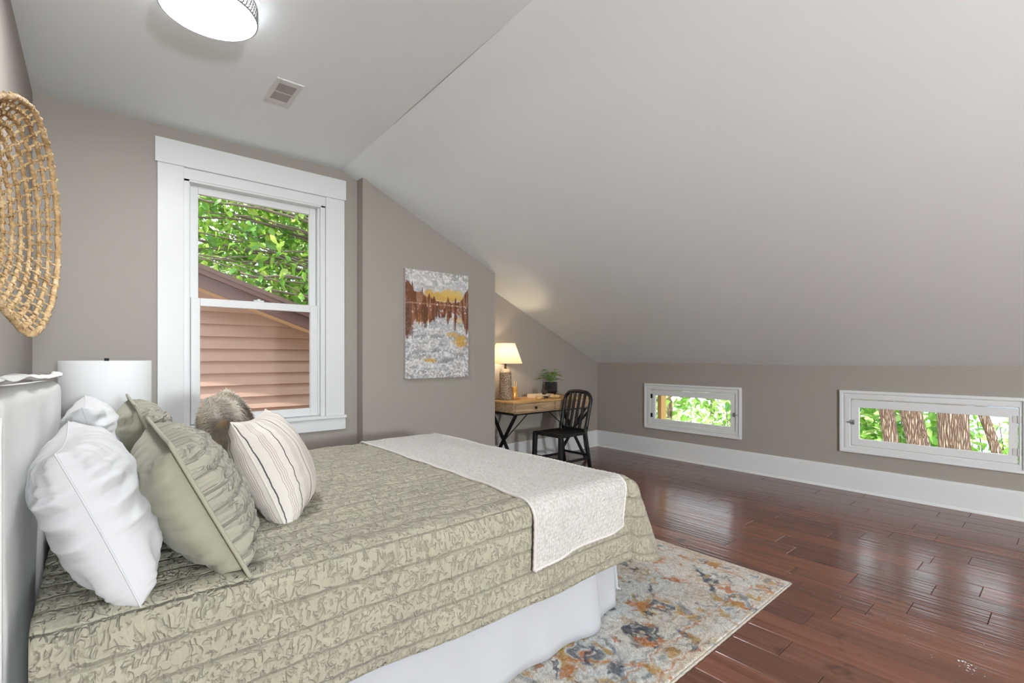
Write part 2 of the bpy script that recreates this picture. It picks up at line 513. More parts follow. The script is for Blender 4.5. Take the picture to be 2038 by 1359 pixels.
# window wall -----------------------------------------------------------
WX0, WX1, WZ0, WZ1 = 0.478, 1.478, 0.745, 2.545      # opening
wb = MB()
wb.box(XL - .1, WX0, YW, YW + .16, -.1, ZC + .1)
wb.box(WX1, XJ0 + .3, YW, YW + .16, -.1, ZC + .1)
wb.box(WX0, WX1, YW, YW + .16, -.1, WZ0); wb.box(WX0, WX1, YW, YW + .16, WZ1, ZC + .1)
struct(build(wb, 'wall_back', WALL))
# chase with the picture
wc = MB()
wc.prism([(XJ0, -.1), (XJ1, -.1), (XJ1, zs(XJ1) + .02), (XFOLD + .05, zs(XFOLD + .05) + .02), (XJ0, ZC + .02)], 'y', YP, YA + .06)
struct(fixn(build(wc, 'wall_chase', WALL)))
# alcove back wall
wa = MB()
wa.prism([(XJ1 - .15, -.1), (XK + .1, -.1), (XK + .1, KT - .01), (XJ1 - .15, zs(XJ1 - .15) + .06)], 'y', YA, YA + .14)
struct(fixn(build(wa, 'wall_alcove', WALL)))

# knee wall with two openings -------------------------------------------
def knee_y(px): return onX(px, 800, XK)[1]
W1 = dict(o0=knee_y(1477), o1=knee_y(1284), z0=0.346, z1=0.914, s0=knee_y(1464.5), s1=knee_y(1297), g0=knee_y(1454.5), g1=knee_y(1304.5), sz0=0.424, sz1=0.838, gz0=0.474, gz1=0.768)
W2 = dict(o0=knee_y(2047), o1=knee_y(1672), z0=0.362, z1=0.938, s0=knee_y(2027), s1=knee_y(1694), g0=knee_y(2007.5), g1=knee_y(1710), sz0=0.428, sz1=0.858, gz0=0.492, gz1=0.782)
wk = MB()
ys = [YF - .1, W2['s0'] - .004, W2['s1'] + .004, W1['s0'] - .004, W1['s1'] + .004, YA + .1]
TK = 0.11
for i in range(5):
    a, b = ys[i], ys[i + 1]
    if i == 1 or i == 3:
        Wd = W2 if i == 1 else W1
        wk.box(XK, XK + TK, a, b, -.1, Wd['sz0'] - .004); wk.box(XK, XK + TK, a, b, Wd['sz1'] + .004, KT + .03)
    else:
        wk.box(XK, XK + TK, a, b, -.1, KT + .03)
struct(build(wk, 'wall_right', WALL))

# ceilings --------------------------------------------------------------
XF_far, XF_near = 1.63, 1.50      # the fold runs a little askew, as in the photo
def fold_x(y): return XF_far + (XF_near - XF_far) * (YA - y) / (YA - 1.6)
cl = MB()
ya, yb = YF - .12, YA + .12
cl.add([(XL - .1, ya, ZC), (fold_x(ya), ya, ZC), (fold_x(yb), yb, ZC), (XL - .1, yb, ZC),
        (XL - .1, ya, ZC + .12), (fold_x(ya), ya, ZC + .12), (fold_x(yb), yb, ZC + .12), (XL - .1, yb, ZC + .12)],
       [(0, 1, 2, 3), (7, 6, 5, 4), (0, 4, 5, 1), (1, 5, 6, 2), (2, 6, 7, 3), (3, 7, 4, 0)])
struct(fixn(build(cl, 'ceiling', CEIL)))
cs = MB()
ny = 30; lo = []; up = []
rows = []
nx = 24
for i in range(ny + 1):
    y = ya + (yb - ya) * i / ny
    row = []
    for j in range(nx + 1):
        t = j / nx
        xf = fold_x(y)
        x = xf + (XK + .02 - xf) * t
        z = ZC + (KT - .01 - ZC) * t
        kt_local = 0.006 * sin(y * 2.1 + 1) * t          # old plaster, never quite straight
        sag = -0.022 * (t > 0.90) * (t - 0.90) / 0.10 * 0.0
        row.append((x, y, z + kt_local + 0.008 * noise.noise((x * .9, y * .7, 3)) + sag))
    rows.append(row)
cs.grid(rows)
cs.grid([[(p[0], p[1], p[2] + .12) for p in r] for r in rows])
struct(build(cs, 'ceiling_slope', CEIL, smooth=True))
# baseboards ------------------------------------------------------------
def base_profile(): return [(0, 0), (0.030, 0), (0.028, 0.012), (0.020, 0.022), (0.017, 0.022), (0.017, 0.205), (0.012, 0.222), (0, 0.226)]
bb = MB(); pr = base_profile()
bb.prism([(XK - p[0], p[1]) for p in pr], 'y', YF, YA)
struct(fixn(build(bb, 'baseboard_right', TRIM, bevel=0.002)))
bb = MB(); bb.prism([(YA - p[0], p[1]) for p in pr], 'x', XJ1, XK - .02)
struct(fixn(build(bb, 'baseboard_alcove', TRIM, bevel=0.002)))
bb = MB(); bb.prism([(YP - p[0], p[1]) for p in pr], 'x', XJ0, XJ1)
struct(fixn(build(bb, 'baseboard_chase', TRIM, bevel=0.002)))
bb = MB(); bb.prism([(YW - p[0], p[1]) for p in pr], 'x', XL, XJ0)
struct(fixn(build(bb, 'baseboard_back', TRIM, bevel=0.002)))
bb = MB(); bb.prism([(XL + p[0], p[1]) for p in pr], 'y', YF, YW)
struct(fixn(build(bb, 'baseboard_left', TRIM, bevel=0.002)))

# main double-hung window ----------------------------------------------
w1 = struct(empty('window_1', (0.98, YW, 0.63)))
def part(name, mat, mb, par, bevel=0.002, **k): return build(mb, name, mat, par, bevel=bevel, **k)
part('head_casing', TRIM, MB().box(0.311, 1.646, YW - .030, YW, 2.597, 2.768), w1, .003)
part('side_casing', TRIM, MB().box(0.325, 0.478, YW - .020, YW, 0.752, 2.597), w1, .003)
part('side_casing', TRIM, MB().box(1.478, 1.636, YW - .020, YW, 0.752, 2.597), w1, .003)
part('stool', TRIM, MB().box(0.30, 1.650, YW - .036, YW + .05, 0.727, 0.752), w1, .004)
part('apron', TRIM, MB().box(0.311, 1.646, YW - .020, YW, 0.628, 0.727), w1, .003)
part('header_board', TRIM, MB().box(0.478, 1.478, YW - .006, YW + .02, 2.52, 2.597), w1, .002)
jm = MB()
for a, b in ((0.478, 0.515), (1.441, 1.478)): jm.box(a, b, YW + .0, YW + .15, 0.745, 2.545)
jm.box(0.478, 1.478, YW + .0, YW + .15, 2.505, 2.545); jm.box(0.478, 1.478, YW + .05, YW + .15, 0.735, 0.765)
part('jamb', VINYL, jm, w1, .003)
def sash(name, x0, x1, z0, z1, y, rs, rt, rb, par):
    s = MB()
    s.box(x0, x0 + rs, y, y + .035, z0, z1); s.box(x1 - rs, x1, y, y + .035, z0, z1)
    s.box(x0 + rs, x1 - rs, y, y + .035, z1 - rt, z1); s.box(x0 + rs, x1 - rs, y, y + .035, z0, z0 + rb)
    so = part(name, VINYL, s, par, .003)
    build(MB().box(x0 + rs - .005, x1 - rs + .005, y + .014, y + .020, z0 + rb - .005, z1 - rt + .005), 'pane', GLASS, so)
    return so
sash('upper_sash', 0.525, 1.425, 1.63, 2.505, YW + .075, 0.052, 0.055, 0.05, w1)
ls = sash('lower_sash', 0.525, 1.425, 0.76, 1.68, YW + .030, 0.058, 0.058, 0.062, w1)
build(MB().box(0.94, 1.01, YW + .028, YW + .062, 1.68, 1.692).box(0.965, 0.985, YW + .030, YW + .05, 1.692, 1.702), 'sash_lock', VINYL, ls, bevel=.002)
build(MB().box(0.515, 0.523, YW + .035, YW + .125, 0.765, 2.505).box(1.427, 1.441, YW + .035, YW + .125, 0.765, 2.505), 'track', VINYL, w1, bevel=.002)

# small knee wall windows -----------------------------------------------
def frame_ring(x_front, x_back, o0, o1, z0, z1, i0, i1, k0, k1):
    m = MB()
    xs, xe = x_front, x_back
    oy = [(o0, z0), (o1, z0), (o1, z1), (o0, z1)]; iy = [(i0, k0), (i1, k0), (i1, k1), (i0, k1)]
    v = [(xs, *p) for p in oy] + [(xs, *p) for p in iy] + [(xe, *p) for p in oy] + [(xe, *p) for p in iy]
    f = []
    for q in range(4):
        r = (q + 1) % 4
        f += [(q, r, 4 + r, 4 + q), (8 + q, 12 + q, 12 + r, 8 + r), (q, 8 + q, 8 + r, r), (4 + q, 4 + r, 12 + r, 12 + q)]
    m.add(v, f); return m
def knee_window(name, Wd, hinge_low_y, hmat, lmat):
    w = struct(empty(name, (XK, (Wd['o0'] + Wd['o1']) / 2, Wd['z0'])))
    o0, o1, z0, z1, s0, s1, a0, a1 = Wd['o0'], Wd['o1'], Wd['z0'], Wd['z1'], Wd['s0'], Wd['s1'], Wd['sz0'], Wd['sz1']
    e = 0.028
    fixn(part('casing', TRIM, frame_ring(XK - .016, XK + .0, o0, o1, z0, z1, s0, s1, a0, a1), w, .003))
    fixn(part('outer_moulding', TRIM, frame_ring(XK - .030, XK - .014, o0, o1, z0, z1, o0 + e, o1 - e, z0 + e, z1 - e), w, .006))
    fixn(part('inner_moulding', TRIM, frame_ring(XK - .023, XK - .014, o0 + e * 1.5, o1 - e * 1.5, z0 + e * 1.5, z1 - e * 1.5, s0 - .006, s1 + .006, a0 - .006, a1 + .006), w, .003))
    g = 0.004
    sh = fixn(part('sash', TRIM, frame_ring(XK - .012, XK + .022, s0 + g, s1 - g, a0 + g, a1 - g, Wd['g0'], Wd['g1'], Wd['gz0'], Wd['gz1']), w, .003))
    build(MB().box(XK + .004, XK + .008, Wd['g0'] - .004, Wd['g1'] + .004, Wd['gz0'] - .004, Wd['gz1'] + .004), 'pane', GLASS, sh)
    hy = s0 if hinge_low_y else s1
    ly = s1 if hinge_low_y else s0
    hh = a1 - a0
    for zz in (a0 + hh * .22, a0 + hh * .80):
        h = MB(); wd = 0.030 if hinge_low_y else 0.022
        h.box(XK - .0165, XK - .012, hy - wd, hy + wd, zz - .026, zz + .026)
        h.tube([(XK - .019, hy, zz - .028), (XK - .019, hy, zz + .028)], 0.0045, 8)
        build(h, 'hinge', hmat, w, bevel=.001)
    l = MB(); zz = (a0 + a1) / 2 + (0.0 if hinge_low_y else -.02)
    l.box(XK - .0165, XK - .012, ly - .030, ly + .026, zz - .022, zz + .022)
    l.tube([(XK - .021, ly - .025, zz), (XK - .021, ly + .032, zz)], 0.006, 8)
    l.box(XK - .034, XK - .02, ly - .006, ly + .004, zz - .006, zz + .018)
    build(l, 'latch', lmat, w, bevel=.001)
    return w
w2 = knee_window('window_2', W1, False, BLACK, STEEL)
w3 = knee_window('window_3', W2, True, M('painted_hinge', (.55, .55, .54, 1), .45).m, STEEL)
JW = M('sunlit_pine', (0.62, 0.36, 0.13, 1), 0.6).m
build(MB().box(XK + .12, XK + .24, W1['g1'] - .005, W1['g1'] + .05, 0.1, 1.1), 'exterior_jamb', JW, w2, bevel=.003)
# unseen window behind the camera, added to let in more light
w4 = struct(empty('added_window', (1.1, YF, fz0)))
fr = MB()
for a, b, c, d in ((fx0 - .12, fx0 + .04, fz0 - .1, fz1 + .12), (fx1 - .04, fx1 + .12, fz0 - .1, fz1 + .12)): fr.box(a, b, YF, YF + .02, c, d)
fr.box(fx0, fx1, YF, YF + .02, fz0 - .1, fz0 + .04); fr.box(fx0, fx1, YF, YF + .02, fz1 - .04, fz1 + .12); fr.box(fx0, fx1, YF - .05, YF - .01, 1.55, 1.60)
part('casing', TRIM, fr, w4, .003)
build(MB().box(fx0, fx1, YF - .04, YF - .034, fz0, fz1), 'pane', GLASS, w4)
# register in the ceiling -----------------------------------------------
vx0, vx1, vy0, vy1 = 0.795, 0.945, 3.0, 3.315
vt = tag(empty('ceiling_register', ((vx0 + vx1) / 2, (vy0 + vy1) / 2, ZC)), 'white metal air register with grey louvres in the flat ceiling', 'vent')
fm = MB()
for a, b, c, d in ((vx0, vx0 + .026, vy0, vy1), (vx1 - .026, vx1, vy0, vy1), (vx0 + .026, vx1 - .026, vy0, vy0 + .05), (vx0 + .026, vx1 - .026, vy1 - .05, vy1)):
    fm.box(a, b, c, d, ZC - .007, ZC)
fm.box(vx0 + .026, vx1 - .026, 3.152, 3.162, ZC - .006, ZC - .001)
part('frame', TRIM, fm, vt, .002)
build(MB().box(vx0 + .02, vx1 - .02, vy0 + .045, vy1 - .045, ZC - .0012, ZC - .0002), 'duct_opening', M('dark_duct', (0.10, 0.085, 0.075, 1), 0.95).m, vt)  # flat dark sheet in place of an open duct
SLAT = M('grey_louvre', (0.36, 0.335, 0.31, 1), 0.7).m  # slats a darker grey than the frame
sl_me = None
for bank in (0, 1):
    for k in range(9):
        y = (vy0 + .054 if bank == 0 else 3.166) + k * .0108
        m = MB(); dz = .005
        m.add([(vx0 + .027, y, ZC - .002), (vx1 - .027, y, ZC - .002), (vx1 - .027, y + (.007 if bank else .003), ZC - .0062), (vx0 + .027, y + (.007 if bank else .003), ZC - .0062),
               (vx0 + .027, y + .0012, ZC - .002), (vx1 - .027, y + .0012, ZC - .002), (vx1 - .027, y + (.008 if bank else .0042), ZC - .0062), (vx0 + .027, y + (.008 if bank else .0042), ZC - .0062)],
              [(0, 1, 2, 3), (7, 6, 5, 4), (0, 4, 5, 1), (2, 6, 7, 3), (0, 3, 7, 4), (1, 5, 6, 2)])
        build(m, 'slat', SLAT, vt)

# =================================================================== LIGHT FITTINGS
def ceiling_light(loc, label):
    x, y, z = loc
    t = tag(empty('ceiling_light', loc), label, 'ceiling light')
    r = 0.19
    build(MB().lathe([(r - .02, -.012), (r - .02, 0), (0.0, 0)], loc, 48), 'mounting_plate', TRIM, t, smooth=True)
    build(MB().lathe([(r - .008, -.078), (r - .008, -.012), (r - .02, -.010)], loc, 64), 'side_diffuser', emit('glowing_side', (0.96, 0.98, 1.0, 1), 7.0), t)
    d = MB().lathe([(0.0, -.083), (r - .004, -.083), (r - .003, -.080), (r - .008, -.078)], loc, 64)
    build(d, 'diffuser', emit('lit_diffuser', (0.96, 0.98, 1.0, 1), LAMP_CEIL), t)
    b = MB()
    for zz, hh in ((-.081, .006), (-.012, .006)):
        b.lathe([(r - .003, zz - hh / 2), (r + .002, zz - hh / 2), (r + .002, zz + hh / 2), (r - .003, zz + hh / 2), (r - .003, zz - hh / 2)], loc, 64)
    n = 72
    for k in range(n):
        for s in (-1, 1):
            pts = []
            for q in range(4):
                a = 2 * pi * (k + s * q / 3 * 2.0) / n
                pts.append((x + r * cos(a), y + r * sin(a), z - .081 + .069 * q / 3))
            b.tube(pts, 0.0034, 4, caps=False)
    build(b, 'perforated_band', M('brushed_nickel', (.30, .30, .31, 1), .45, .7).m, t)
    return t
ceiling_light((0.386, 2.52, ZC), 'round flush ceiling light with white lit diffuser and perforated metal band')

def fill_globe(loc):  # made-up lamp behind the camera, added to brighten slope and walls
    t = tag(empty('added_fill_globe', loc), 'added fill light shaped as a globe floor lamp, unseen behind the camera', 'lamp')
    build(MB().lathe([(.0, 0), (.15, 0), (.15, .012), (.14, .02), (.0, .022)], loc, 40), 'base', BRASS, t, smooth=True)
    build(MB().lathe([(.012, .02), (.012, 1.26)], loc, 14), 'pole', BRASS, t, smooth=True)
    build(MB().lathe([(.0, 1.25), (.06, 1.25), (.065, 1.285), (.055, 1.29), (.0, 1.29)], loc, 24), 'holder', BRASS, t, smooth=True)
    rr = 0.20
    build(MB().lathe([(max(0.0005, rr * sin(a)), 1.46 - rr * cos(a)) for a in [pi * i / 20 for i in range(21)]], loc, 40), 'globe', emit('fill_globe_glow', (0.90, 0.965, 1.0, 1), FILL_GLOBE), t, smooth=True)
fill_globe((0.30, -3.6, 0))

# =================================================================== BED
BZ = 0.66                      # top of the quilt
BX0, BX1, BY0, BY1 = -0.10, 1.95, 1.47, 3.13
bed = tag(empty('bed', (0.93, 2.3, 0)), 'upholstered bed with off-white slipcovered headboard and white bed skirt', 'bed')
RUGT = 0.013
build(MB().box(BX0 + .02, BX1 - .03, BY0 + .03, BY1 - .02, 0.12, 0.36), 'box_spring', LINEN, bed, bevel=.02, seg=3)
build(MB().box(BX0 + .01, BX1 - .01, BY0 + .015, BY1 - .015, 0.36, BZ - .035), 'mattress', COTTON, bed, bevel=.045, seg=4)
lg = MB()
for lx in (0.05, 1.8):
    for ly in (1.62, 2.98):
        build(MB().box(lx - .03, lx + .03, ly - .03, ly + .03, RUGT if lx > 1 else 0.0, 0.12), 'leg', NIGHT, bed, bevel=.003)
# headboard: slightly askew to the wall
hb0 = (-0.142, 1.425); hb1 = (-0.118, 3.075)
def hb_pt(t, d, z):
    dx, dy = hb1[0] - hb0[0], hb1[1] - hb0[1]; L = hypot(dx, dy); nx, ny = dy / L, -dx / L
    return (hb0[0] + dx * t + nx * d, hb0[1] + dy * t + ny * d, z)
hbm = MB(); rows = []
nt, zt = 60, 1.155
sec = []      # section: from bottom front, up, over the top, down the back
for i in range(19): sec.append((0.0, 0.02 + (zt - .06 - .02) * i / 18))
for i in range(1, 9):
    a = pi / 2 * i / 8; sec.append((-.035 + .035 * cos(a), zt - .06 + .045 * sin(a)))
sec.append((-.07, zt - .014))
for i in range(1, 6):
    a = pi / 2 * i / 5; sec.append((-.075 - .03 * sin(a), zt - .055 + .041 * cos(a)))
for i in range(1, 9): sec.append((-.108, zt - .06 - (zt - .08) * i / 8))
for j in range(nt + 1):
    t = j / nt
    e = min(t, 1 - t) * 1.66
    pull = 1 - sqrt(max(0, 1 - max(0, 1 - e / .04) ** 2))      # rounded ends
    row = []
    for d, z in sec:
        dd = -.054 + (d + .054) * (1 - .85 * pull)
        zz = z - (.02 * pull if z > zt - .1 else 0) + (.045 * (1 - t) * min(1, z / zt) ** 3)
        wob = .004 * noise.noise((t * 7, z * 4, 1)) + .002 * noise.noise((t * 22, z * 12, 5))
        row.append(hb_pt(t, dd + (wob if d > -.06 else 0), zz))
    rows.append(row)
hbm.grid(rows)
n = len(sec)
hbm.f.append(tuple(range(n))); hbm.f.append(tuple(nt * n + k for k in range(n))[::-1])
headboard = build(hbm, 'headboard', LINEN, bed, smooth=True)
# flange along the top seam of the slipcover
fm = MB(); rows = []
for j in range(71):
    t = j / 70
    w = 0.020 + .008 * noise.noise((t * 5, 0, 2))
    tilt = 0.6 + 1.0 * noise.noise((t * 3.1, 4, 0))
    row = []
    for q in range(7):
        a = 2 * pi * q / 6
        cxx = -.030 + .030 * cos(tilt) * .6; czz = zt + .006 + .045 * (1 - t) + .010 * noise.noise((t * 6, 1, 7)) + (.012 if t > .97 else 0)
        row.append(hb_pt(-.006 + 1.014 * t, cxx + w * 1.3 * cos(a) * .8, czz + .007 * sin(a) + .35 * w * cos(a) * sin(tilt - 1.0)))
    rows.append(row)
fm.grid(rows); k = len(fm.v); fm.f.append(tuple(range(6))); fm.f.append(tuple(70 * 7 + q for q in range(6))[::-1])
build(fm, 'flange', LINEN, headboard, smooth=True)
pp = MB(); pp.tube([hb_pt(.004, -.006, 0.02 + (zt - .05) * i / 30) for i in range(31)], .004, 8)
build(pp, 'piping', LINEN, headboard, smooth=True)
# bed skirt: near side, foot, far side
sk = MB(); rows = []
path = []
for i in range(121): path.append((BX0 + .02 + (2.0 - .04 - BX0) * i / 120 , 'n', i / 120))
for i in range(1, 81): path.append((i / 80, 'f', i / 80))
for i in range(1, 61): path.append((i / 60, 'b', i / 60))
yn0, yn1, xf = 1.432, 1.500, 1.955
for p, side, t in path:
    row = []
    for q in range(13):
        s = q / 12                      # 0 floor, 1 top
        z = 0.004 + RUGT * (1 if side != 'n' or p > 0.75 else 0) + (0.42 - .004) * s
        fold = .020 * noise.noise((p * 5 + (20 if side == 'f' else 0) + (50 if side == 'b' else 0), s * .6, 2)) * (1.1 - s) * 2
        fold += .006 * (1 - s) * sin(p * 15 + 1)
        if side == 'n': fold *= min(1, (1 - t) / .12)
        if side == 'n':
            y = (yn0 if t < .75 else yn0 + (yn1 - yn0) * ((t - .75) / .25) ** 1.5)
            row.append((min(p, 1.96), y + .016 * s - (0.02 * (1 - s) if t < .9 else 0) - fold, z))
        elif side == 'f':
            y = yn1 + (BY1 + .01 - yn1) * p
            row.append((xf + .022 * (1 - s) + fold - (.05 * (1 - t / .05) ** 2 * 0 if t < .05 else 0), y, z))
        else:
            row.append((xf + (BX0 + .02 - xf) * p, BY1 + .02 + fold, z))
    rows.append(row)
sk.grid(rows)
so = build(sk, 'bed_skirt', SKIRT, bed, smooth=True)
m_ = so.modifiers.new('solid', 'SOLIDIFY'); m_.thickness = .003
tie = MB(); tie.tube([(1.962, 1.508, .24), (1.968, 1.505, .16), (1.974, 1.503, .10), (1.996, 1.496, .088)], [.010, .011, .010, .005], 6)
build(tie, 'fabric_tie', SKIRT, so, smooth=True)

# quilt ------------------------------------------------------------------
def edge(d, Rr=0.055, fl=0.05):
    if d <= 0: return 0.0, 0.0
    if d < Rr * pi / 2: return Rr * sin(d / Rr), Rr * (1 - cos(d / Rr))
    e = d - Rr * pi / 2
    return Rr + fl * e, Rr + e
DROP = 0.40
def drape(p, q, lift=0.0, flare=0.16):
    """flat cloth (p along the bed, q across) -> draped over the bed"""
    dp = max(0, p - BX1); s = 0
    if q < BY0: dq, s = BY0 - q, -1
    elif q > BY1: dq, s = q - BY1, 1
    else: dq = 0
    yb = BY0 if s < 0 else BY1
    if dp > 0 and dq > 0:
        r = max(dp, dq); ph = atan2(dq, dp)
        o, dn = edge(r, 0.055 + lift); fl_ = flare * sin(2 * ph) ** 2 * (r / DROP) ** 1.1
        dirx, diry = cos(ph), sin(ph)
        bx = 0.80 * fl_; by = 0.10 * fl_
        x = BX1 + o * (dirx / max(dirx, diry)) ** .5 * (1 if dirx > diry else dirx / diry) + bx
        y = yb + s * (o * (1 if diry > dirx else diry / dirx) + by)
        return [x, y, BZ + lift - dn - .05 * sin(2 * ph) * r / DROP]
    o, dn = edge(dp, .055 + lift); o2, dn2 = edge(dq, .055 + lift)
    return [min(p, BX1) + o, (q if dq == 0 else yb + s * o2), BZ + lift - max(dn, dn2)]
def quilt_relief(p, q):
    ch = abs(sin(pi * q / 0.085)) ** .55
    c = .0045 * ch + .0035 * noise.noise((p * 26 + 1.5 * noise.noise((p * 9, q * 9, 1)), q * 14, 0)) + .0025 * noise.noise((p * 60, q * 30, 3))
    return c + .006 * noise.noise((p * 5, q * 5, 8))
cell = 0.0125
P = np.arange(BX0 - 0.005, BX1 + DROP + cell / 2, cell); Q = np.arange(BY0 - DROP, BY1 + DROP + cell / 2, cell)
rows = []; uvs = []
for p in P:
    row = []
    for q in Q:
        v = drape(p, q)
        w = .0
        a = drape(p + .004, q); b = drape(p, q + .004)
        nrm = Vector((a[0] - v[0], a[1] - v[1], a[2] - v[2])).cross(Vector((b[0] - v[0], b[1] - v[1], b[2] - v[2])))
        if nrm.length > 1e-9: nrm.normalize()
        else: nrm = Vector((0, 0, 1))
        hang = max(0, BY0 - q, q - BY1, p - BX1) / DROP
        dsp = quilt_relief(p, q) + hang * (.012 * noise.noise((p * 3.5, 2 if q < 2 else 9, 1)) + .010 * sin(p * 6 + 1))
        hem = .018 * noise.noise((p * 2.2, q * 2.2, 6)) * hang
        row.append((v[0] + nrm.x * dsp, v[1] + nrm.y * dsp, v[2] + nrm.z * dsp + hem))
        uvs.append((p, q))
    rows.append(row)
qm = MB().grid(rows)
quilt = build(qm, 'quilt', QUILT, None, org=(0.93, 2.3, BZ), smooth=True, uv=uvs)
tag(quilt, 'sage green crinkled quilt spread over the bed', 'quilt')
m_ = quilt.modifiers.new('solid', 'SOLIDIFY'); m_.thickness = .008; m_.offset = -1
hem = MB()
hp = [drape(p, BY0 - DROP) for p in P]
nq = len(Q)
hem.tube([rows[i][0] for i in range(0, len(P), 2)], .006, 8)
hem.tube([rows[-1][j] for j in range(0, nq, 2)], .006, 8)
hem.tube([rows[i][-1] for i in range(0, len(P), 2)], .006, 8)
build(hem, 'binding', SAGE, quilt, org=(0.93, 2.3, BZ), smooth=True)
# knit throw across the foot ----------------------------------------------
def throw_pt(s, q):
    """s 0..1 across the throw, q across the bed"""
    bend = .02 * sin((q - 1.2) * 2.2) + .012 * noise.noise((q * 2, 3, 1))
    x0 = 1.305 + .05 * (q - BY0) + bend; x1 = 1.925 - (.07 * max(0, min(1, (BY0 - q) / .25))) + .01 * noise.noise((q * 3, 7, 1))
    p = x0 + (x1 - x0) * s
    v = drape(p, q, lift=.016)
    hang = max(0, BY0 - q) / .28
    wv = hang * (.010 * sin(s * 9 + .5) + .006 * noise.noise((s * 6, q * 3, 1)))
    y = v[1] - wv - (0.010 if q < BY0 else 0) * min(1, hang * 4)
    z = v[2] + .006 * noise.noise((p * 5, q * 5, 8)) + .004 * noise.noise((s * 5, q * 4, 4))
    if q < BY0: z += (.045 * hang * (s - .25))
    return (v[0], y, z)
q0, q1 = BY0 - .285, BY1 + .22
rows = []; uvs = []
nS, nQ = 72, 250
for i in range(nS + 1):
    row = []
    for j in range(nQ + 1):
        q = q0 + (q1 - q0) * j / nQ
        row.append(throw_pt(i / nS, q)); uvs.append((i / nS * .6, q))
    rows.append(row)
throw = build(MB().grid(rows), 'knit_throw', KNIT, None, org=(1.6, 2.3, BZ), smooth=True, uv=uvs)
tag(throw, 'cream moss-stitch knitted throw laid across the foot of the bed', 'throw blanket')
m_ = throw.modifiers.new('solid', 'SOLIDIFY'); m_.thickness = .010; m_.offset = 0.3
ed = MB()
def braid(pts, r0):
    return [r0 * (1 + .18 * sin(k * 2.1)) for k in range(len(pts))]
for line in ([rows[0][j] for j in range(0, nQ + 1)], [rows[-1][j] for j in range(0, nQ + 1)], [rows[i][0] for i in range(nS + 1)], [rows[i][-1] for i in range(nS + 1)]):
    ed.tube(line, braid(line, .0075), 6)
build(ed, 'edging', KNIT, throw, org=(1.6, 2.3, BZ), smooth=True)

# pillows ------------------------------------------------------------------
def frame(xdir, up):
    x = Vector(xdir).normalized(); y = (Vector(up) - x * x.dot(Vector(up))).normalized(); z = x.cross(y)
    return x, y, z
def pillow_sides(c, xdir, up, w, h, T, n=44, seed=0, pinch=.10, wr=.010, q=.5, e=2.4, rel=None, floor_z=None, tf=1.0, tb=1.0, sag=0.0):
    """front and back grids of a filled cushion; front looks along x x up"""
    X, Y, Z = frame(xdir, up); c = Vector(c)
    sides = []
    for sgn, tk in ((1, tf), (-1, tb)):
        rows = []; uv = []
        for i in range(n + 1):
            u = -1 + 2 * i / n; row = []
            for j in range(n + 1):
                v = -1 + 2 * j / n
                # denser near the border
                uu = sin(u * pi / 2) * .35 + u * .65; vv = sin(v * pi / 2) * .35 + v * .65
                px = w / 2 * uu * (1 - pinch * (1 - vv * vv) * abs(uu) ** 2)
                py = h / 2 * vv * (1 - pinch * (1 - uu * uu) * abs(vv) ** 2) - sag * (1 - uu * uu) * max(0, vv)
                base = max(0, (1 - abs(uu) ** e) * (1 - abs(vv) ** e)) ** q
                t = T / 2 * tk * base
                eu, ev = max(0, abs(uu) - .25) / .75, max(0, abs(vv) - .25) / .75
                wk = eu * noise.noise((vv * 7 + seed * 3.1, uu * 1.2, seed)) + ev * noise.noise((uu * 7 + seed * 1.7, vv * 1.2, seed + 9))
                wk += .35 * (eu * noise.noise((vv * 17, uu * 2, seed + 3)) + ev * noise.noise((uu * 17, vv * 2, seed + 5)))
                t += wr * wk * min(1, base * 3)
                t += .5 * wr * noise.noise((uu * 2.2, vv * 2.2, seed + 20)) * base
                if rel: t += rel(px, py) * min(1, base * 4)
                p = c + X * px + Y * py + Z * (sgn * t)
                if floor_z is not None and p.z < floor_z: p.z = floor_z + (p.z - floor_z) * .08
                row.append(tuple(p)); uv.append((px, py))
            rows.append(row if sgn > 0 else row)
        sides.append((rows, uv))
    return sides
def border(rows):
    n = len(rows) - 1
    return [rows[i][0] for i in range(n)] + [rows[n][j] for j in range(n)] + [rows[n - i][n] for i in range(n)] + [rows[0][n - j] for j in range(n)]
def base_of(c): return (c[0], c[1], BZ)

ZB = BZ + .004
# white sleeping pillows
def white_pillow(c, up, w, h, T, seed, label, xdir=(0, 1, 0), pinch=.08):
    (f, uf), (b, ub) = pillow_sides(c, xdir, up, w, h, T, 76, seed, pinch, .020, .40, 2.5, floor_z=ZB)
    m = MB().grid(f); m.grid([r[::-1] for r in b])
    o = build(m, 'pillow', COTTON, None, org=base_of(c), smooth=True)
    tag(o, label, 'pillow', 'pillows and cushions on the bed')
    bd = border(f)
    build(MB().tube(bd, .0022, 6, closed=True), 'seam', COTTON, o, org=base_of(c), smooth=True)
    return o
white_pillow((0.008, 1.78, 0.852), (-.39, 0, 1), 0.70, 0.405, 0.225, 1, 'plump white pillow at the near side, end seam towards the viewer')
white_pillow((0.012, 2.62, 0.862), (-.22, 0, 1), 0.68, 0.43, 0.20, 4, 'white pillow behind the first one, its pointed corner before the lamp shade')
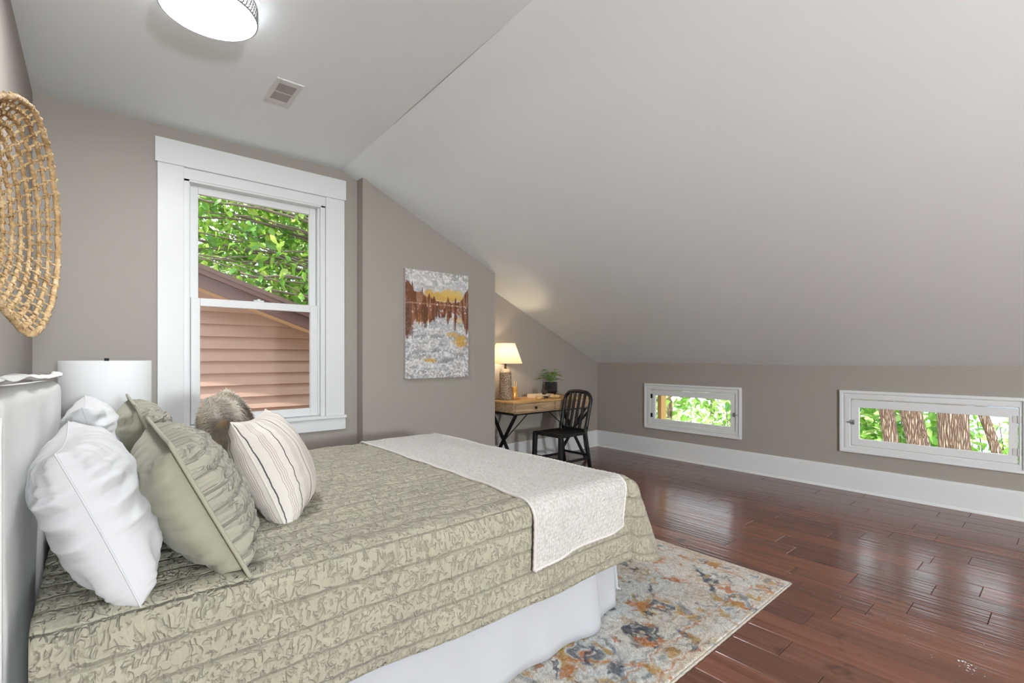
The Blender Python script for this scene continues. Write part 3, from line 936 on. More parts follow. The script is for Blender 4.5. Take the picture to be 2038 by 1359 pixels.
# sage shams: plain back, quilted front, corded edge
def sham(c, up, w, h, T, seed, label, xdir=(0, 1, 0)):
    rl = lambda px, py: .008 * abs(sin(pi * (py + .006 * noise.noise((px * 14, py * 9, 3))) / .05)) ** .6 + .009 * noise.noise((px * 34, py * 22, seed)) + .005 * noise.noise((px * 70, py * 60, seed))
    # the front (quilted) must look to +x: x=(0,1,0), up=z  ->  z = +x
    (f, uf), (b, ub) = pillow_sides(c, xdir, up, w, h, T, 70, seed, .05, .010, .40, 2.8, rel=rl, floor_z=ZB, tf=.85)
    (f2, uf2), (b, ub) = pillow_sides(c, xdir, up, w, h, T, 50, seed, .05, .020, .40, 2.8, floor_z=ZB, tb=0.95)
    t = tag(empty('pillow_sham', base_of(c)), label, 'pillow sham', 'pillows and cushions on the bed')
    build(MB().grid(f), 'quilted_front', SHAMQ, t, smooth=True, uv=uf)
    build(MB().grid([r[::-1] for r in b]), 'plain_back', SAGE, t, smooth=True)
    X, Y, Z = frame(xdir, up)
    # flat flange round the edge with a cord
    ce = Vector(c); bd = [Vector(p) for p in border(f2)]
    out = []
    for p in bd:
        d = p - ce; dl = X * d.dot(X) / (w / 2) + Y * d.dot(Y) / (h / 2)
        q = p + dl * .022
        if q.z < ZB: q.z = ZB + .002
        out.append(q)
    n = len(bd); fm = MB()
    fm.add([tuple(p) for p in bd] + [tuple(p) for p in out], [(i, (i + 1) % n, n + (i + 1) % n, n + i) for i in range(n)])
    fo = build(fm, 'flange', SAGE, t, smooth=True)
    s = fo.modifiers.new('solid', 'SOLIDIFY'); s.thickness = .006; s.offset = 0
    build(MB().tube([tuple(p) for p in out], .0055, 8, closed=True), 'piping', SAGE, t, smooth=True)
    return t
sham((0.226, 1.765, 0.850), (-.47, 0, 1), 0.62, 0.375, 0.26, 11, 'sage green quilted sham at the near side, plain back to the white pillow')
sham((0.185, 2.55, 0.860), (-.34, 0, 1), 0.62, 0.41, 0.22, 15, 'sage green quilted sham in the middle, behind the nearer sham')
# striped cushion
def striped(c, xdir, up, s, T):
    (f, uf), (b, ub) = pillow_sides(c, xdir, up, s, s, T, 60, 31, .10, .012, .5, 2.3, floor_z=ZB)
    def arc(rows):
        n = len(rows) - 1; L = np.zeros((n + 1, n + 1)); A = np.array(rows)
        d = np.linalg.norm(np.diff(A, axis=0), axis=2)
        L[1:] = np.cumsum(d, axis=0); L -= L[n // 2][None, :]
        mean = L.mean(axis=1)[:, None]
        return L * .35 + mean * .65
    La, Lb = arc(f), arc(b)
    uvs_ = [(La[i, j], j / 60 * s) for i in range(61) for j in range(61)] + [(Lb[i, 60 - j] + .03, (60 - j) / 60 * s) for i in range(61) for j in range(61)]
    m = MB().grid(f); m.grid([r[::-1] for r in b])
    o = build(m, 'striped_cushion', STRIPE, None, org=base_of(c), smooth=True, uv=uvs_)
    tag(o, 'cream linen cushion with thin dark stripes, foremost on the bed', 'cushion', 'pillows and cushions on the bed')
    build(MB().tube(border(f), .003, 6, closed=True), 'seam', STRIPE, o, org=base_of(c), smooth=True)
striped((0.53, 2.02, 0.832), (.47, .88, 0), (-.42, .2, 1), 0.43, 0.23)
# fur cushion
def fur_cushion(c, xdir, up, s, T):
    (f, uf), (b, ub) = pillow_sides(c, xdir, up, s, s, T, 40, 41, .08, .012, .55, 2.2, floor_z=ZB)
    t = tag(empty('fur_cushion', base_of(c)), 'shaggy grey-brown faux fur cushion in front of the window', 'cushion', 'pillows and cushions on the bed')
    m = MB().grid(f); m.grid([r[::-1] for r in b])
    core = build(m, 'cover', FURM, t, smooth=True)
    def tone(p):
        a = noise.noise((p[0] * 9, p[1] * 9, p[2] * 9)) * .5 + .5
        bb = noise.noise((p[0] * 22, p[1] * 22, p[2] * 22 + 4)) * .5 + .5
        c0 = Vector((.10, .075, .055)); c1 = Vector((.58, .53, .45)); c2 = Vector((.55, .36, .13))
        col = c0.lerp(c1, min(1, max(0, a * 1.5 - .3)))
        if bb > .62: col = col.lerp(c2, min(1, (bb - .62) * 3.0))
        return col
    colour(core, np.array([tone(p)[:] for p in m.v], dtype=np.float32))
    Xd, Yd, Zd = frame(xdir, up)
    rr = random.Random(3); V = []; Fc = []; CC = []
    for rows, sg in ((f, 1), (b, -1)):
        n = len(rows) - 1
        for _ in range(9000):
            i = rr.random() * n; j = rr.random() * n; a = int(i); bq = int(j)
            p0 = Vector(rows[a][bq]); p1 = Vector(rows[a + 1][bq]); p2 = Vector(rows[a][bq + 1]); p3 = Vector(rows[a + 1][bq + 1])
            fu, fv = i - a, j - bq
            p = p0 * (1 - fu) * (1 - fv) + p1 * fu * (1 - fv) + p2 * (1 - fu) * fv + p3 * fu * fv
            nn = (p1 - p0).cross(p2 - p0)
            if nn.length < 1e-10: continue
            nn.normalize(); nn *= sg
            comb = Vector((noise.noise(p * 7), noise.noise(p * 7 + Vector((5, 0, 0))), -.5 + noise.noise(p * 7 + Vector((0, 5, 0)))))
            L = rr.uniform(.014, .030)
            d = (nn * .7 + comb * .9 + Vector((rr.gauss(0, .25), rr.gauss(0, .25), rr.gauss(0, .25)))).normalized()
            if d.dot(nn) < .15: d = (d + nn * .5).normalized()
            sd = d.cross(nn)
            if sd.length < 1e-6: sd = Vector((1, 0, 0))
            sd.normalize(); sd *= .0011
            mid = p + d * L * .55 + nn * .001; tip = p + d * L + Vector((0, 0, -.003))
            k = len(V); V += [tuple(p - sd), tuple(p + sd), tuple(mid + sd * .7), tuple(mid - sd * .7), tuple(tip)]
            Fc += [(k, k + 1, k + 2, k + 3), (k + 3, k + 2, k + 4)]
            root = tone(p); tp = root.lerp(Vector((.74, .68, .58)), rr.uniform(.3, .85))
            CC += [root, root, root.lerp(tp, .3), root.lerp(tp, .3), tp]
    fo = build((V, Fc), 'fur', FURM, t, kind='stuff')
    colour(fo, np.array([q[:] for q in CC], dtype=np.float32))
fur_cushion((0.475, 2.50, 0.870), (.30, .95, 0), (-.30, 0, 1), 0.45, 0.21)

# =================================================================== BEDSIDE
ns = tag(empty('nightstand', (0.06, 3.62, 0)), 'dark walnut nightstand between the bed and the window wall under the white lamp', 'nightstand')
nz = 0.60
build(MB().box(-.19, .31, 3.38, 3.86, nz - .03, nz), 'top', NIGHT, ns, bevel=.004)
build(MB().box(-.17, .28, 3.40, 3.84, .16, nz - .03), 'body', NIGHT, ns, bevel=.003)
for zz in (.18, .37):
    dr = build(MB().box(.28, .30, 3.42, 3.82, zz, zz + .17), 'drawer', NIGHT, ns, bevel=.003)
    build(MB().lathe([(.012, 0), (.014, .012), (.0, .018)], (0, 0, 0), 12), 'knob', BRASS, dr, local=True)
    k = dr.children[0]; k.rotation_euler = (0, pi / 2, 0); k.location = Vector((.30, 3.62, zz + .085)) - ORG[ns.name]
for lx in (-.15, .26):
    for ly in (3.42, 3.82): build(MB().box(lx - .02, lx + .02, ly - .02, ly + .02, 0, .16), 'leg', NIGHT, ns, bevel=.003)
bl = tag(empty('bedside_lamp', (0.05, 3.60, nz)), 'unlit table lamp with wide white drum shade beside the headboard', 'lamp')
lc = (0.05, 3.60, 0)
STONE = M('grey_marble', (0.42, 0.37, 0.34, 1), 0.35)
vv_ = STONE.coord(); STONE.s('Base Color', STONE.ramp(STONE.noise(vv_, 14, 5, 0.7, 2.0), [(0.3, (0.16, 0.12, 0.10)), (0.6, (0.48, 0.43, 0.40))]))
build(MB().box(-.02, .12, 3.545, 3.655, nz, nz + .29), 'base', STONE.m, bl, bevel=.006)
build(MB().lathe([(.022, nz + .29), (.022, nz + .325), (.013, nz + .33), (.013, nz + .40)], lc, 20, True), 'neck', BRASS, bl, smooth=False)
sh0, sh1, sr = 0.940, 1.228, 0.205
shade = build(MB().lathe([(sr, sh0), (sr, sh1), (sr - .003, sh1), (sr - .003, sh0), (sr, sh0)], lc, 96), 'shade', fabric('white_shade_linen', (0.60, 0.605, 0.615, 1), .9, 600, .1, .01), bl)
for p_ in shade.data.polygons: p_.use_smooth = abs(p_.normal.z) < .5
sp = MB()
for k in range(3):
    a = 2 * pi * k / 3 + .4; sp.tube([(lc[0], lc[1], sh1 - .012), (lc[0] + (sr - .003) * cos(a), lc[1] + (sr - .003) * sin(a), sh1 - .006)], .0022, 6)
build(sp, 'spider', STEEL, shade)
build(MB().lathe([(.004, nz + .40), (.004, sh1 - .012), (.011, sh1 - .010), (.011, sh1 + .014), (.0, sh1 + .015)], lc, 16), 'finial', BLACK, bl, smooth=False)

# woven wall basket ------------------------------------------------------------
wc_ = (XL + .012, 1.76, 1.60)
wb_ = tag(empty('woven_wall_basket', wc_), 'large open-weave seagrass wall basket with pointed end hung above the headboard', 'wall decor')
def basket(r, th):
    c_, s_ = cos(th), sin(th)
    a_, b_ = 0.325, 0.292
    y = a_ * (abs(c_) ** (1.2 if s_ > 0 else 2.3)) * (1 if c_ > 0 else -1) * r
    z = b_ * (abs(s_) ** .92) * (1 if s_ > 0 else -1) * r
    x = .014 + (.015 + .160 * ((1.0001 + c_) / 2) ** .38) * r ** 1.7
    return (wc_[0] + x, wc_[1] + y, wc_[2] + z)
nring = 13
for k in range(nring):
    r = .16 + .84 * k / (nring - 1)
    n = max(40, int(230 * r)); pts = []; rad = []
    for i in range(n):
        th = 2 * pi * i / n
        p = Vector(basket(r, th)); p += Vector((.003 * noise.noise((th * 6, k, 1)), .003 * noise.noise((th * 6, k, 3)), .003 * noise.noise((th * 6, k, 6))))
        pts.append(p); rad.append((.0052 if k < nring - 1 else .0075) * (1 + .22 * noise.noise((i * .8, k * 5, 2))))
    build(MB().tube(pts, rad, 7, closed=True), 'woven_ring', GRASS_ROPE, wb_, smooth=True)
ti = MB(); rr = random.Random(5)
for k in range(nring - 1):
    r0 = .16 + .84 * k / (nring - 1); r1 = .16 + .84 * (k + 1) / (nring - 1)
    n = int(12 + 36 * r0)
    for i in range(n):
        th = 2 * pi * (i + .5 * (k % 2) + rr.uniform(-.15, .15)) / n
        a = Vector(basket(r0, th)); b = Vector(basket(r1, th + .01))
        ti.tube([a - (b - a) * .18, a.lerp(b, .5), b + (b - a) * .10], [.0045, .0030, .0045], 5)
        for q in (a, b):
            ti.tube([q + Vector((.006, 0, -.004)), q + Vector((.0075, .0, .003)), q + Vector((-.002, .0, .009))], .0030, 4)
build(ti, 'ties', GRASS_ROPE, wb_, smooth=True, kind='stuff')

# =================================================================== RUG
def fbm(shape, cells, seed, octv=4):
    """value noise on a grid"""
    rng = np.random.default_rng(seed); h, w = shape; out = np.zeros(shape); amp = 1.0; tot = 0
    for o in range(octv):
        cy = max(2, int(cells[0] * 2 ** o)); cx = max(2, int(cells[1] * 2 ** o))
        g = rng.random((cy + 2, cx + 2))
        yy = np.linspace(0, cy, h); xx = np.linspace(0, cx, w)
        y0 = yy.astype(int); x0 = xx.astype(int); fy = (yy - y0)[:, None]; fx = (xx - x0)[None, :]
        fy = fy * fy * (3 - 2 * fy); fx = fx * fx * (3 - 2 * fx)
        a = g[np.ix_(y0, x0)]; b = g[np.ix_(y0, x0 + 1)]; c = g[np.ix_(y0 + 1, x0)]; d = g[np.ix_(y0 + 1, x0 + 1)]
        out += amp * ((a * (1 - fx) + b * fx) * (1 - fy) + (c * (1 - fx) + d * fx) * fy); tot += amp; amp *= .55
    return out / tot
RX0, RX1, RY0, RY1 = 0.78, 2.90, 1.0, 3.55
def rug():
    nx, ny = 425, 510
    x = np.linspace(RX0, RX1, nx); y = np.linspace(RY0, RY1, ny)
    Y, X = np.meshgrid(y, x, indexing='ij')
    sh = (ny, nx)
    n1 = fbm(sh, (10, 8), 1); n2 = fbm(sh, (34, 28), 2); n3 = fbm(sh, (120, 100), 3, 2); wx = (fbm(sh, (60, 50), 5, 2) - .5) * .05; wy = (fbm(sh, (60, 50), 6, 2) - .5) * .05
    cream = np.array([.60, .575, .53]); blue = np.array([.50, .54, .56]); tan = np.array([.50, .40, .29])
    rust = np.array([.42, .16, .055]); navy = np.array([.055, .068, .095]); gold = np.array([.42, .25, .075]); slate = np.array([.20, .235, .26])
    C = np.ones(sh + (3,)) * cream
    def lay(mask, col):
        nonlocal C
        C = C * (1 - mask[..., None]) + col * mask[..., None]
    def st(a, lo, hi): return np.clip((a - lo) / (hi - lo), 0, 1)
    lay(st(n1, .50, .72) * .75, blue); lay(st(1 - n1, .52, .70) * .55, tan)
    wear = st(n2, .34, .50)                 # pattern worn away where low
    xx = X + wx; yy = Y + wy
    def ring(cx, cy, a, b, r0, r1, col, k=.9, rot=0.0, pet=0, pa=.0):
        dx, dy = xx - cx, yy - cy
        u = dx * cos(rot) + dy * sin(rot); v = -dx * sin(rot) + dy * cos(rot)
        rad = np.sqrt((u / a) ** 2 + (v / b) ** 2)
        if pet: rad = rad * (1 + pa * np.cos(pet * np.arctan2(v / b, u / a)))
        m = st(rad, r0 - .06, r0) * (1 - st(rad, r1, r1 + .06))
        lay(m * wear * k, col)
    rng = np.random.default_rng(12)
    cols = [rust, navy, gold, slate, tan, rust, navy]
    # all-over palmettes, mirrored about the rug's long centre line
    cxm = (RX0 + RX1) / 2
    for gy in np.arange(RY0 + .22, RY1, .30):
        for gx in np.arange(0.0, 1.0, .27):
            jx, jy = rng.uniform(-.05, .05, 2); s = rng.uniform(.07, .12); c1, c2, c3 = (cols[i] for i in rng.integers(0, 7, 3)); pt = int(rng.integers(4, 9)); ro = rng.uniform(0, 3)
            for sx in (1, -1):
                cx = cxm + sx * (gx + jx); cy = gy + jy + (.15 if int(round(gx / .27)) % 2 else 0)
                ring(cx, cy, s, s * .85, .72, 1.0, c1, .85, ro * sx, pt, .16)
                ring(cx, cy, s, s * .85, .34, .56, c2, .8, ro * sx, pt, .2)
                ring(cx, cy, s, s, -.1, .2, c3, .9)
    # vines
    for k, (col, ph) in enumerate(((rust, 0), (gold, 1.4), (navy, 2.7), (slate, 4.0))):
        for cx in (-.72, -.28, .28, .72):
            d = np.abs(xx - (cxm + cx + .13 * np.sin(yy * 7.5 + ph)))
            lay((1 - st(d, .008, .017)) * wear * st(n1, .38, .5) * .85, col)
    # scattered buds
    for _ in range(280):
        bx, by = rng.uniform(RX0 + .1, RX1 - .1), rng.uniform(RY0 + .05, RY1); s = rng.uniform(.018, .042)
        ring(bx, by, s, s * rng.uniform(.4, 1), -.1, 1.0, cols[int(rng.integers(0, 7))], .85, rng.uniform(0, 3), 5, .3)
    # border bands
    for off, wd, col, k in ((.02, .012, tan, .8), (.045, .006, rust, .7), (.135, .006, rust, .75), (.155, .005, slate, .7)):
        for d in (RX1 - xx, xx - RX0, yy - RY0, RY1 - yy):
            lay((1 - st(np.abs(d - off), wd * .5, wd)) * wear * k, col)
    for d, al in ((RX1 - xx, yy), (yy - RY0, xx)):
        m = (1 - st(np.abs(d - .09), .02, .035)) * st(np.sin(al * 42), .1, .5) * wear
        lay(m * .75, gold); m = (1 - st(np.abs(d - .09), .008, .02)) * st(np.sin(al * 42 + 2.5), .3, .6) * wear
        lay(m * .8, slate)
    lay(st(n3, .60, .72) * .30, cream); lay(st(1 - n3, .62, .74) * .35, np.array([.25, .20, .16]))
    sp = rng.random(sh); C *= (.72 + .50 * sp)[..., None]
    Z = RUGT + .0022 * (n3 - .5) * 2 + rng.normal(0, .0007, sh)
    ex = np.minimum.reduce([X - RX0, RX1 - X, Y - RY0, RY1 - Y]); Z *= np.sqrt(np.clip(ex / .010, 0.02, 1))
    ewob = .004 * np.sin(Y * 5) + .003 * np.sin(Y * 13)
    Xo = X + np.where(ex < .02, rng.normal(0, .0008, sh), 0); Yo = Y + .03 * (X - RX0) / (RX1 - RX0) * (1 - (Y - RY0) / (RY1 - RY0))
    V = np.stack([Xo.ravel(), Yo.ravel(), np.maximum(Z, .0012).ravel()], 1)
    i = np.arange(ny - 1)[:, None] * nx + np.arange(nx - 1)[None, :]
    Fq = np.stack([i, i + 1, i + nx + 1, i + nx], -1).reshape(-1, 4)
    o = build((V, Fq.tolist()), 'area_rug', RUGM, None, org=((RX0 + RX1) / 2, (RY0 + RY1) / 2, 0), smooth=True)
    colour(o, np.clip(C, 0, 1).reshape(-1, 3))
    tag(o, 'cream, rust and navy distressed oriental rug under the foot of the bed', 'rug')
    b = MB()
    for a_, b_ in (((RX0, RY0, .006), (RX1, RY0 + .03, .006)), ((RX1, RY0 + .03, .006), (RX1, RY1, .006)), ((RX1, RY1, .006), (RX0, RY1, .006)), ((RX0, RY1, .006), (RX0, RY0, .006))):
        nseg = 120; pts = [Vector(a_).lerp(Vector(b_), t / nseg) for t in range(nseg + 1)]
        b.tube(pts, [.0055 * (1 + .12 * sin(q * 2.2)) for q in range(nseg + 1)], 8)
    build(b, 'binding', fabric('taupe_rug_binding', (.40, .36, .30, 1), .95, 300, .5, .4, big=70), o, org=((RX0 + RX1) / 2, (RY0 + RY1) / 2, 0), smooth=True)
rug()

# =================================================================== PICTURE
def picture():
    x0, x1, z0, z1 = 2.145, 2.845, 1.05, 2.06; D = .036
    nx, nz = 150, 216
    u = np.linspace(0, 1, nx); v = np.linspace(0, 1, nz)
    V_, U_ = np.meshgrid(v, u, indexing='ij'); sh = (nz, nx)
    n1 = fbm(sh, (9, 4), 21); n2 = fbm(sh, (26, 14), 22); n3 = fbm(sh, (70, 46), 23, 3); hs = fbm(sh, (40, 6), 24, 3); vs = fbm(sh, (8, 40), 25, 3)
    def st(a, lo, hi): return np.clip((a - lo) / (hi - lo), 0, 1)
    C = np.ones(sh + (3,)) * np.array([.52, .51, .50])
    def lay(m, c):
        nonlocal C
        m = np.clip(m, 0, 1)[..., None]; C = C * (1 - m) + np.array(c) * m
    lay(st(hs, .42, .62) * .8, (.33, .34, .36)); lay(st(n2, .52, .70) * .7, (.78, .77, .75)); lay(st(n1, .55, .7) * .5, (.42, .44, .47))
    lay(st(1 - n3, .58, .70) * .6, (.84, .83, .82))
    g = (.55, .33, .06); brown = (.105, .035, .014); rust = (.25, .085, .028)
    wob = (n2 - .5) * .12; w3 = (n3 - .5) * .05
    def blob(cu, cv, a, b, col, k=1.0):
        r = ((U_ - cu + wob) / a) ** 2 + ((V_ - cv + w3) / b) ** 2
        lay((1 - st(r, .6, 1.3)) * k, col)
    # sky glow, gold on the water
    blob(.58, .765, .33, .045, g, .95); blob(.72, .80, .20, .045, (.62, .42, .10), .85); blob(.36, .80, .06, .03, g, .9)
    blob(.25, .59, .16, .05, g, .7); blob(.26, .545, .13, .035, g, .8); blob(.84, .555, .12, .03, g, .6)
    blob(.86, .35, .11, .065, g, .95); blob(.74, .415, .09, .025, g, .8); blob(.38, .165, .12, .018, g, .95)
    # far shore and trees
    hline = .70
    prof = .02 + .17 * np.exp(-((U_ - .03) / .09) ** 2) + .075 * np.exp(-((U_ - .22) / .10) ** 2) + .14 * np.exp(-((U_ - 1.0) / .10) ** 2) + .03 * np.exp(-((U_ - .38) / .06) ** 2)
    for cu, hh, ww in ((.25, .15, .022), (.36, .085, .05), (.43, .07, .04), (.655, .075, .03), (.78, .085, .022), (.10, .2, .03), (.02, .22, .03), (.97, .16, .03)):
        prof = np.maximum(prof, hh * np.clip(1 - np.abs(U_ - cu) / ww, 0, 1) ** .6)
    up = V_ - hline + w3 * .6
    lay(((up > -.01) & (up < prof)) * (.85 + .15 * st(vs, .35, .5)), rust); lay(((up > -.01) & (up < prof)) * st(vs, .45, .55) * .8, brown)
    dn = hline - V_ + w3
    refl = .06 + prof * 1.15 + .05 * st(vs, .4, .6)
    lay(((dn > 0) & (dn < refl)) * (.35 + .6 * st(n3, .25, .40)), rust); lay(((dn > 0) & (dn < refl)) * st(vs, .45, .6) * .9, brown)
    for cu, hh, ww in ((.30, .24, .02), (.77, .25, .016), (.04, .30, .05), (.985, .22, .025), (.66, .12, .015)):
        lay(((dn > 0) & (dn < hh) & (np.abs(U_ - cu + wob * .1) < ww)) * .75, brown)
    lay((np.abs(V_ - hline + .008) < .006) * st(n3, .4, .55) * .6, (.45, .26, .16))
    # ice strokes
    for cu, cv in ((.22, .24), (.48, .265), (.45, .39), (.22, .385), (.6, .15), (.2, .19), (.82, .22), (.66, .17)):
        blob(cu, cv, .09, .02, (.12, .12, .14), .55 * 1)
    lay(st(n3, .60, .70) * st(1 - V_, .35, .6) * .55, (.16, .15, .15))
    edge_ = np.minimum.reduce([U_, 1 - U_, V_, 1 - V_]); lay((1 - st(edge_, .02, .10)) * st(n3, .5, .6) * .45, (.20, .15, .13))
    X = x0 + (x1 - x0) * U_; Z = z0 + (z1 - z0) * V_
    Yv = YP - D - .0012 * (n3 - .5) * 2 - .0015 * (n2 - .5)
    Vt = np.stack([X.ravel(), Yv.ravel(), Z.ravel()], 1)
    i = np.arange(nz - 1)[:, None] * nx + np.arange(nx - 1)[None, :]
    Fq = np.stack([i, i + 1, i + nx + 1, i + nx], -1).reshape(-1, 4)
    t = tag(empty('canvas_painting', ((x0 + x1) / 2, YP, z0)), 'unframed canvas of a brown forest shore mirrored in pale icy water', 'painting')
    o = build((Vt, Fq.tolist()), 'painted_face', PAINTM, t, smooth=True)
    colour(o, np.clip(C, 0, 1).reshape(-1, 3))
    build(MB().box(x0, x1, YP - D + .0025, YP - .001, z0, z1), 'canvas_sides', fabric('canvas_edge', (.42, .38, .35, 1), .9, 300, .2, .35, big=40), t, bevel=.003)
picture()

# =================================================================== DESK
DT = 0.77; DX0, DX1, DY0, DY1 = 3.335, 4.545, 3.865, 4.375
desk = tag(empty('writing_desk', ((DX0 + DX1) / 2, (DY0 + DY1) / 2, 0)), 'rustic oak writing desk with two drawers and black crossed metal legs', 'desk')
build(MB().box(DX0 - .012, DX1 + .012, DY0 - .012, DY1, DT - .018, DT), 'top', OAKTOP, desk, bevel=.003)
bz0, bz1 = DT - .125, DT - .018
cb = MB(); cb.box(DX0, DX0 + .018, DY0, DY1 - .01, bz0, bz1); cb.box(DX1 - .018, DX1, DY0, DY1 - .01, bz0, bz1); cb.box(DX0, DX1, DY1 - .03, DY1 - .01, bz0, bz1)
cb.box(DX0, DX1, DY0, DY1 - .01, bz0, bz0 + .012); cb.box((DX0 + DX1) / 2 - .009, (DX0 + DX1) / 2 + .009, DY0, DY1 - .03, bz0, bz1)
build(cb, 'case', OAK, desk, bevel=.002)
half = (DX1 - DX0) / 2
for k in (0, 1):
    a = DX0 + .022 + k * (half - .006); b = DX0 + half - .012 + k * (half - .010)
    d = build(MB().box(a, b, DY0 - .006, DY0 + .012, bz0 + .015, bz1 - .003), 'drawer', OAK, desk, bevel=.0025)
    kb = build(MB().lathe([(.006, 0), (.006, .008), (.015, .014), (.014, .022), (.0, .025)], (0, 0, 0), 14), 'knob', BLACK, d, local=True, smooth=True)
    kb.rotation_euler = (pi / 2, 0, 0); kb.location = Vector(((a + b) / 2, DY0 - .006, (bz0 + bz1) / 2)) - ORG[desk.name]
    ORG[kb.name] = Vector((0, 0, 0))
rail = MB(); zf = bz0
for yy in (DY0 + .01, DY1 - .03): rail.box(DX0, DX1, yy - .012, yy + .012, zf - .016, zf)
for xx in (DX0 + .012, DX1 - .012): rail.box(xx - .012, xx + .012, DY0, DY1 - .02, zf - .016, zf)
build(rail, 'steel_rail', BLACK, desk, bevel=.001)
for xx in (DX0 + .05, DX1 - .05):
    build(MB().bar((xx, DY0 + .02, zf - .012), (xx, DY1 - .05, .008), .028, .028), 'leg', BLACK, desk, bevel=.002)
    build(MB().bar((xx + .029, DY1 - .04, zf - .012), (xx + .029, DY0 + .03, .008), .028, .028), 'leg', BLACK, desk, bevel=.002)
zc_ = (zf + 0) / 2
for s, xx in ((1, DX0 + .07), (-1, DX1 - .07)):
    build(MB().tube([((DX0 + DX1) / 2 - s * .12, (DY0 + DY1) / 2, zf - .008), (xx, (DY0 + DY1) / 2 - .005, zc_)], .006, 8), 'brace_rod', BLACK, desk)

# desk lamp
LX, LY = 3.515, 4.215
dl = tag(empty('desk_lamp', (LX, LY, DT)), 'lit table lamp with cream empire shade and brown woven-look ceramic base on the desk', 'lamp')
def ceramic():
    m = M('ribbed_ceramic', (.3, .25, .2, 1), .55)
    v = m.coord('Object', (1, 1, 3.2)); n = m.noise(v, 42, 4, .7)
    m.s('Base Color', m.ramp(n, [(.32, (.045, .04, .045)), (.5, (.26, .18, .11)), (.66, (.62, .55, .46))]))
    m.bump(n, .8, .01); return m.m
CER = ceramic()
prof = [(.0, 0), (.074, 0), (.078, .008)]
for i in range(26):
    z = .012 + .29 * i / 25; r = .076 - .010 * (z / .3) + .0022 * (1 if i % 2 else -1)
    prof.append((r, z))
prof += [(.058, .316), (.048, .330), (.044, .345), (.0, .347)]
build(MB().lathe(prof, (LX, LY, DT), 36), 'base', CER, dl, smooth=True)
build(MB().lathe([(.0, .345), (.022, .346), (.014, .356), (.011, .40), (.015, .404), (.015, .43), (.0, .431)], (LX, LY, DT), 18), 'neck', M('bronze', (.06, .04, .03, 1), .4, .8).m, dl, smooth=True)
def shade_glow():
    m = M('lit_linen_shade', (.88, .74, .48, 1), .9)
    d = m.n('BsdfDiffuse', {'Color': (.78, .70, .54, 1)}); t = m.n('BsdfTranslucent', {'Color': (.42, .36, .25, 1)})
    mx = m.n('MixShader', {'Fac': .55}); m.t.links.new(d.outputs[0], mx.inputs[1]); m.t.links.new(t.outputs[0], mx.inputs[2])
    m.t.links.new(mx.outputs[0], m.out.inputs['Surface']); return m.m
build(MB().lathe([(.192, .405), (.108, .632)], (LX, LY, DT), 56), 'shade', shade_glow(), dl, smooth=True)
build(MB().lathe([(.028 * sin(pi * i / 10) + .0004, .500 - .034 * cos(pi * i / 10)) for i in range(11)], (LX, LY, DT), 20), 'bulb', emit('warm_bulb', (1.0, .80, .55, 1), 150.0), dl, smooth=True)
build(MB().tube([(LX - .07, LY + .03, DT + .004), (LX - .13, LY + .07, DT + .004), (LX - .17, LY + .12, DT + .004)], .003, 6), 'cord', BLACK, dl)

# pencil cup with pencils
PX, PY = 3.645, 4.215
COPPER = M('copper_cup', (.72, .36, .10, 1), .35, .45).m
pc = tag(empty('pencil_cup', (PX, PY, DT)), 'copper coloured pencil cup next to the lamp on the desk', 'cup')
build(MB().lathe([(.0, .003), (.040, .0), (.041, .002), (.041, .135), (.038, .135), (.037, .006), (.0, .006)], (PX, PY, DT), 28), 'cup_body', COPPER, pc, smooth=True)
pl = ['leftmost pale pencil in the copper cup', 'second pale pencil from the left in the copper cup', 'pale pencil leaning right in the copper cup', 'longest pale pencil at the back of the copper cup']
for k, (ox, oy, tx, ty, L) in enumerate(((-.018, .0, -.020, .01, .185), (.0, -.012, .0, .01, .195), (.012, .0, .024, .0, .19), (.004, .016, .012, -.005, .20))):
    a = Vector((PX + ox * .5, PY + oy * .5, DT + .008)); b = a + Vector((tx + ox * .6, ty + oy * .6, L))
    o = tag(build(MB().tube([a, b.lerp(a, .06), b], [.0042, .0042, .0008], 6), 'pencil', PENCIL, None, org=a), pl[k], 'pencil', 'pencils in the copper cup')

# book, chain ornament, wood pieces, plant
def desk_pt(px, py): return Vector(onZ(px, py, DT))
bk = Vector((3.99, 4.13, DT))
book = tag(empty('book', bk, radians(-6)), 'cream closed book lying flat in the middle of the desk', 'book')
PAPER = M('book_paper', (.72, .55, .36, 1), .9).m; COVER = M('cream_cover', (.72, .60, .44, 1), .7).m
build(MB().box(-.13, .125, -.082, .082, .004, .038), 'pages', PAPER, book, local=True, bevel=.001)
build(MB().box(-.134, .13, -.088, .088, .0, .004).box(-.134, .13, -.088, .088, .038, .042).box(-.138, -.130, -.088, .088, .0, .042), 'cover', COVER, book, local=True, bevel=.0015)
kn = tag(empty('chain_ornament', bk + Vector((.0, -.05, .042))), 'dark wooden chain link ornament draped over the book', 'ornament')
KW = M('dark_carved_wood', (.028, .016, .010, 1), .45).m
for (cx, cy, cz, ax) in ((.005, 0, .046, 0), (-.018, -.012, .030, 1), (-.045, -.060, -.0275, 2)):
    pts = []
    for i in range(24):
        a = 2 * pi * i / 24; u, w = .034 * cos(a), .026 * sin(a)
        d = {0: (u, .008 * sin(a), w + .0), 1: (.014 * cos(a), u, w), 2: (u, w, 0)}[ax]
        pts.append((bk.x + cx + d[0], bk.y - .05 + cy + d[1], bk.z + .042 + cz + d[2] - (.010 if ax == 0 else .0)))
    build(MB().tube(pts, .0115, 10, closed=True), 'link', KW, kn, smooth=True)
CORAL = wood('pale_driftwood', (.50, .30, .12), (.72, .50, .26), (20, 20, 20), .7)
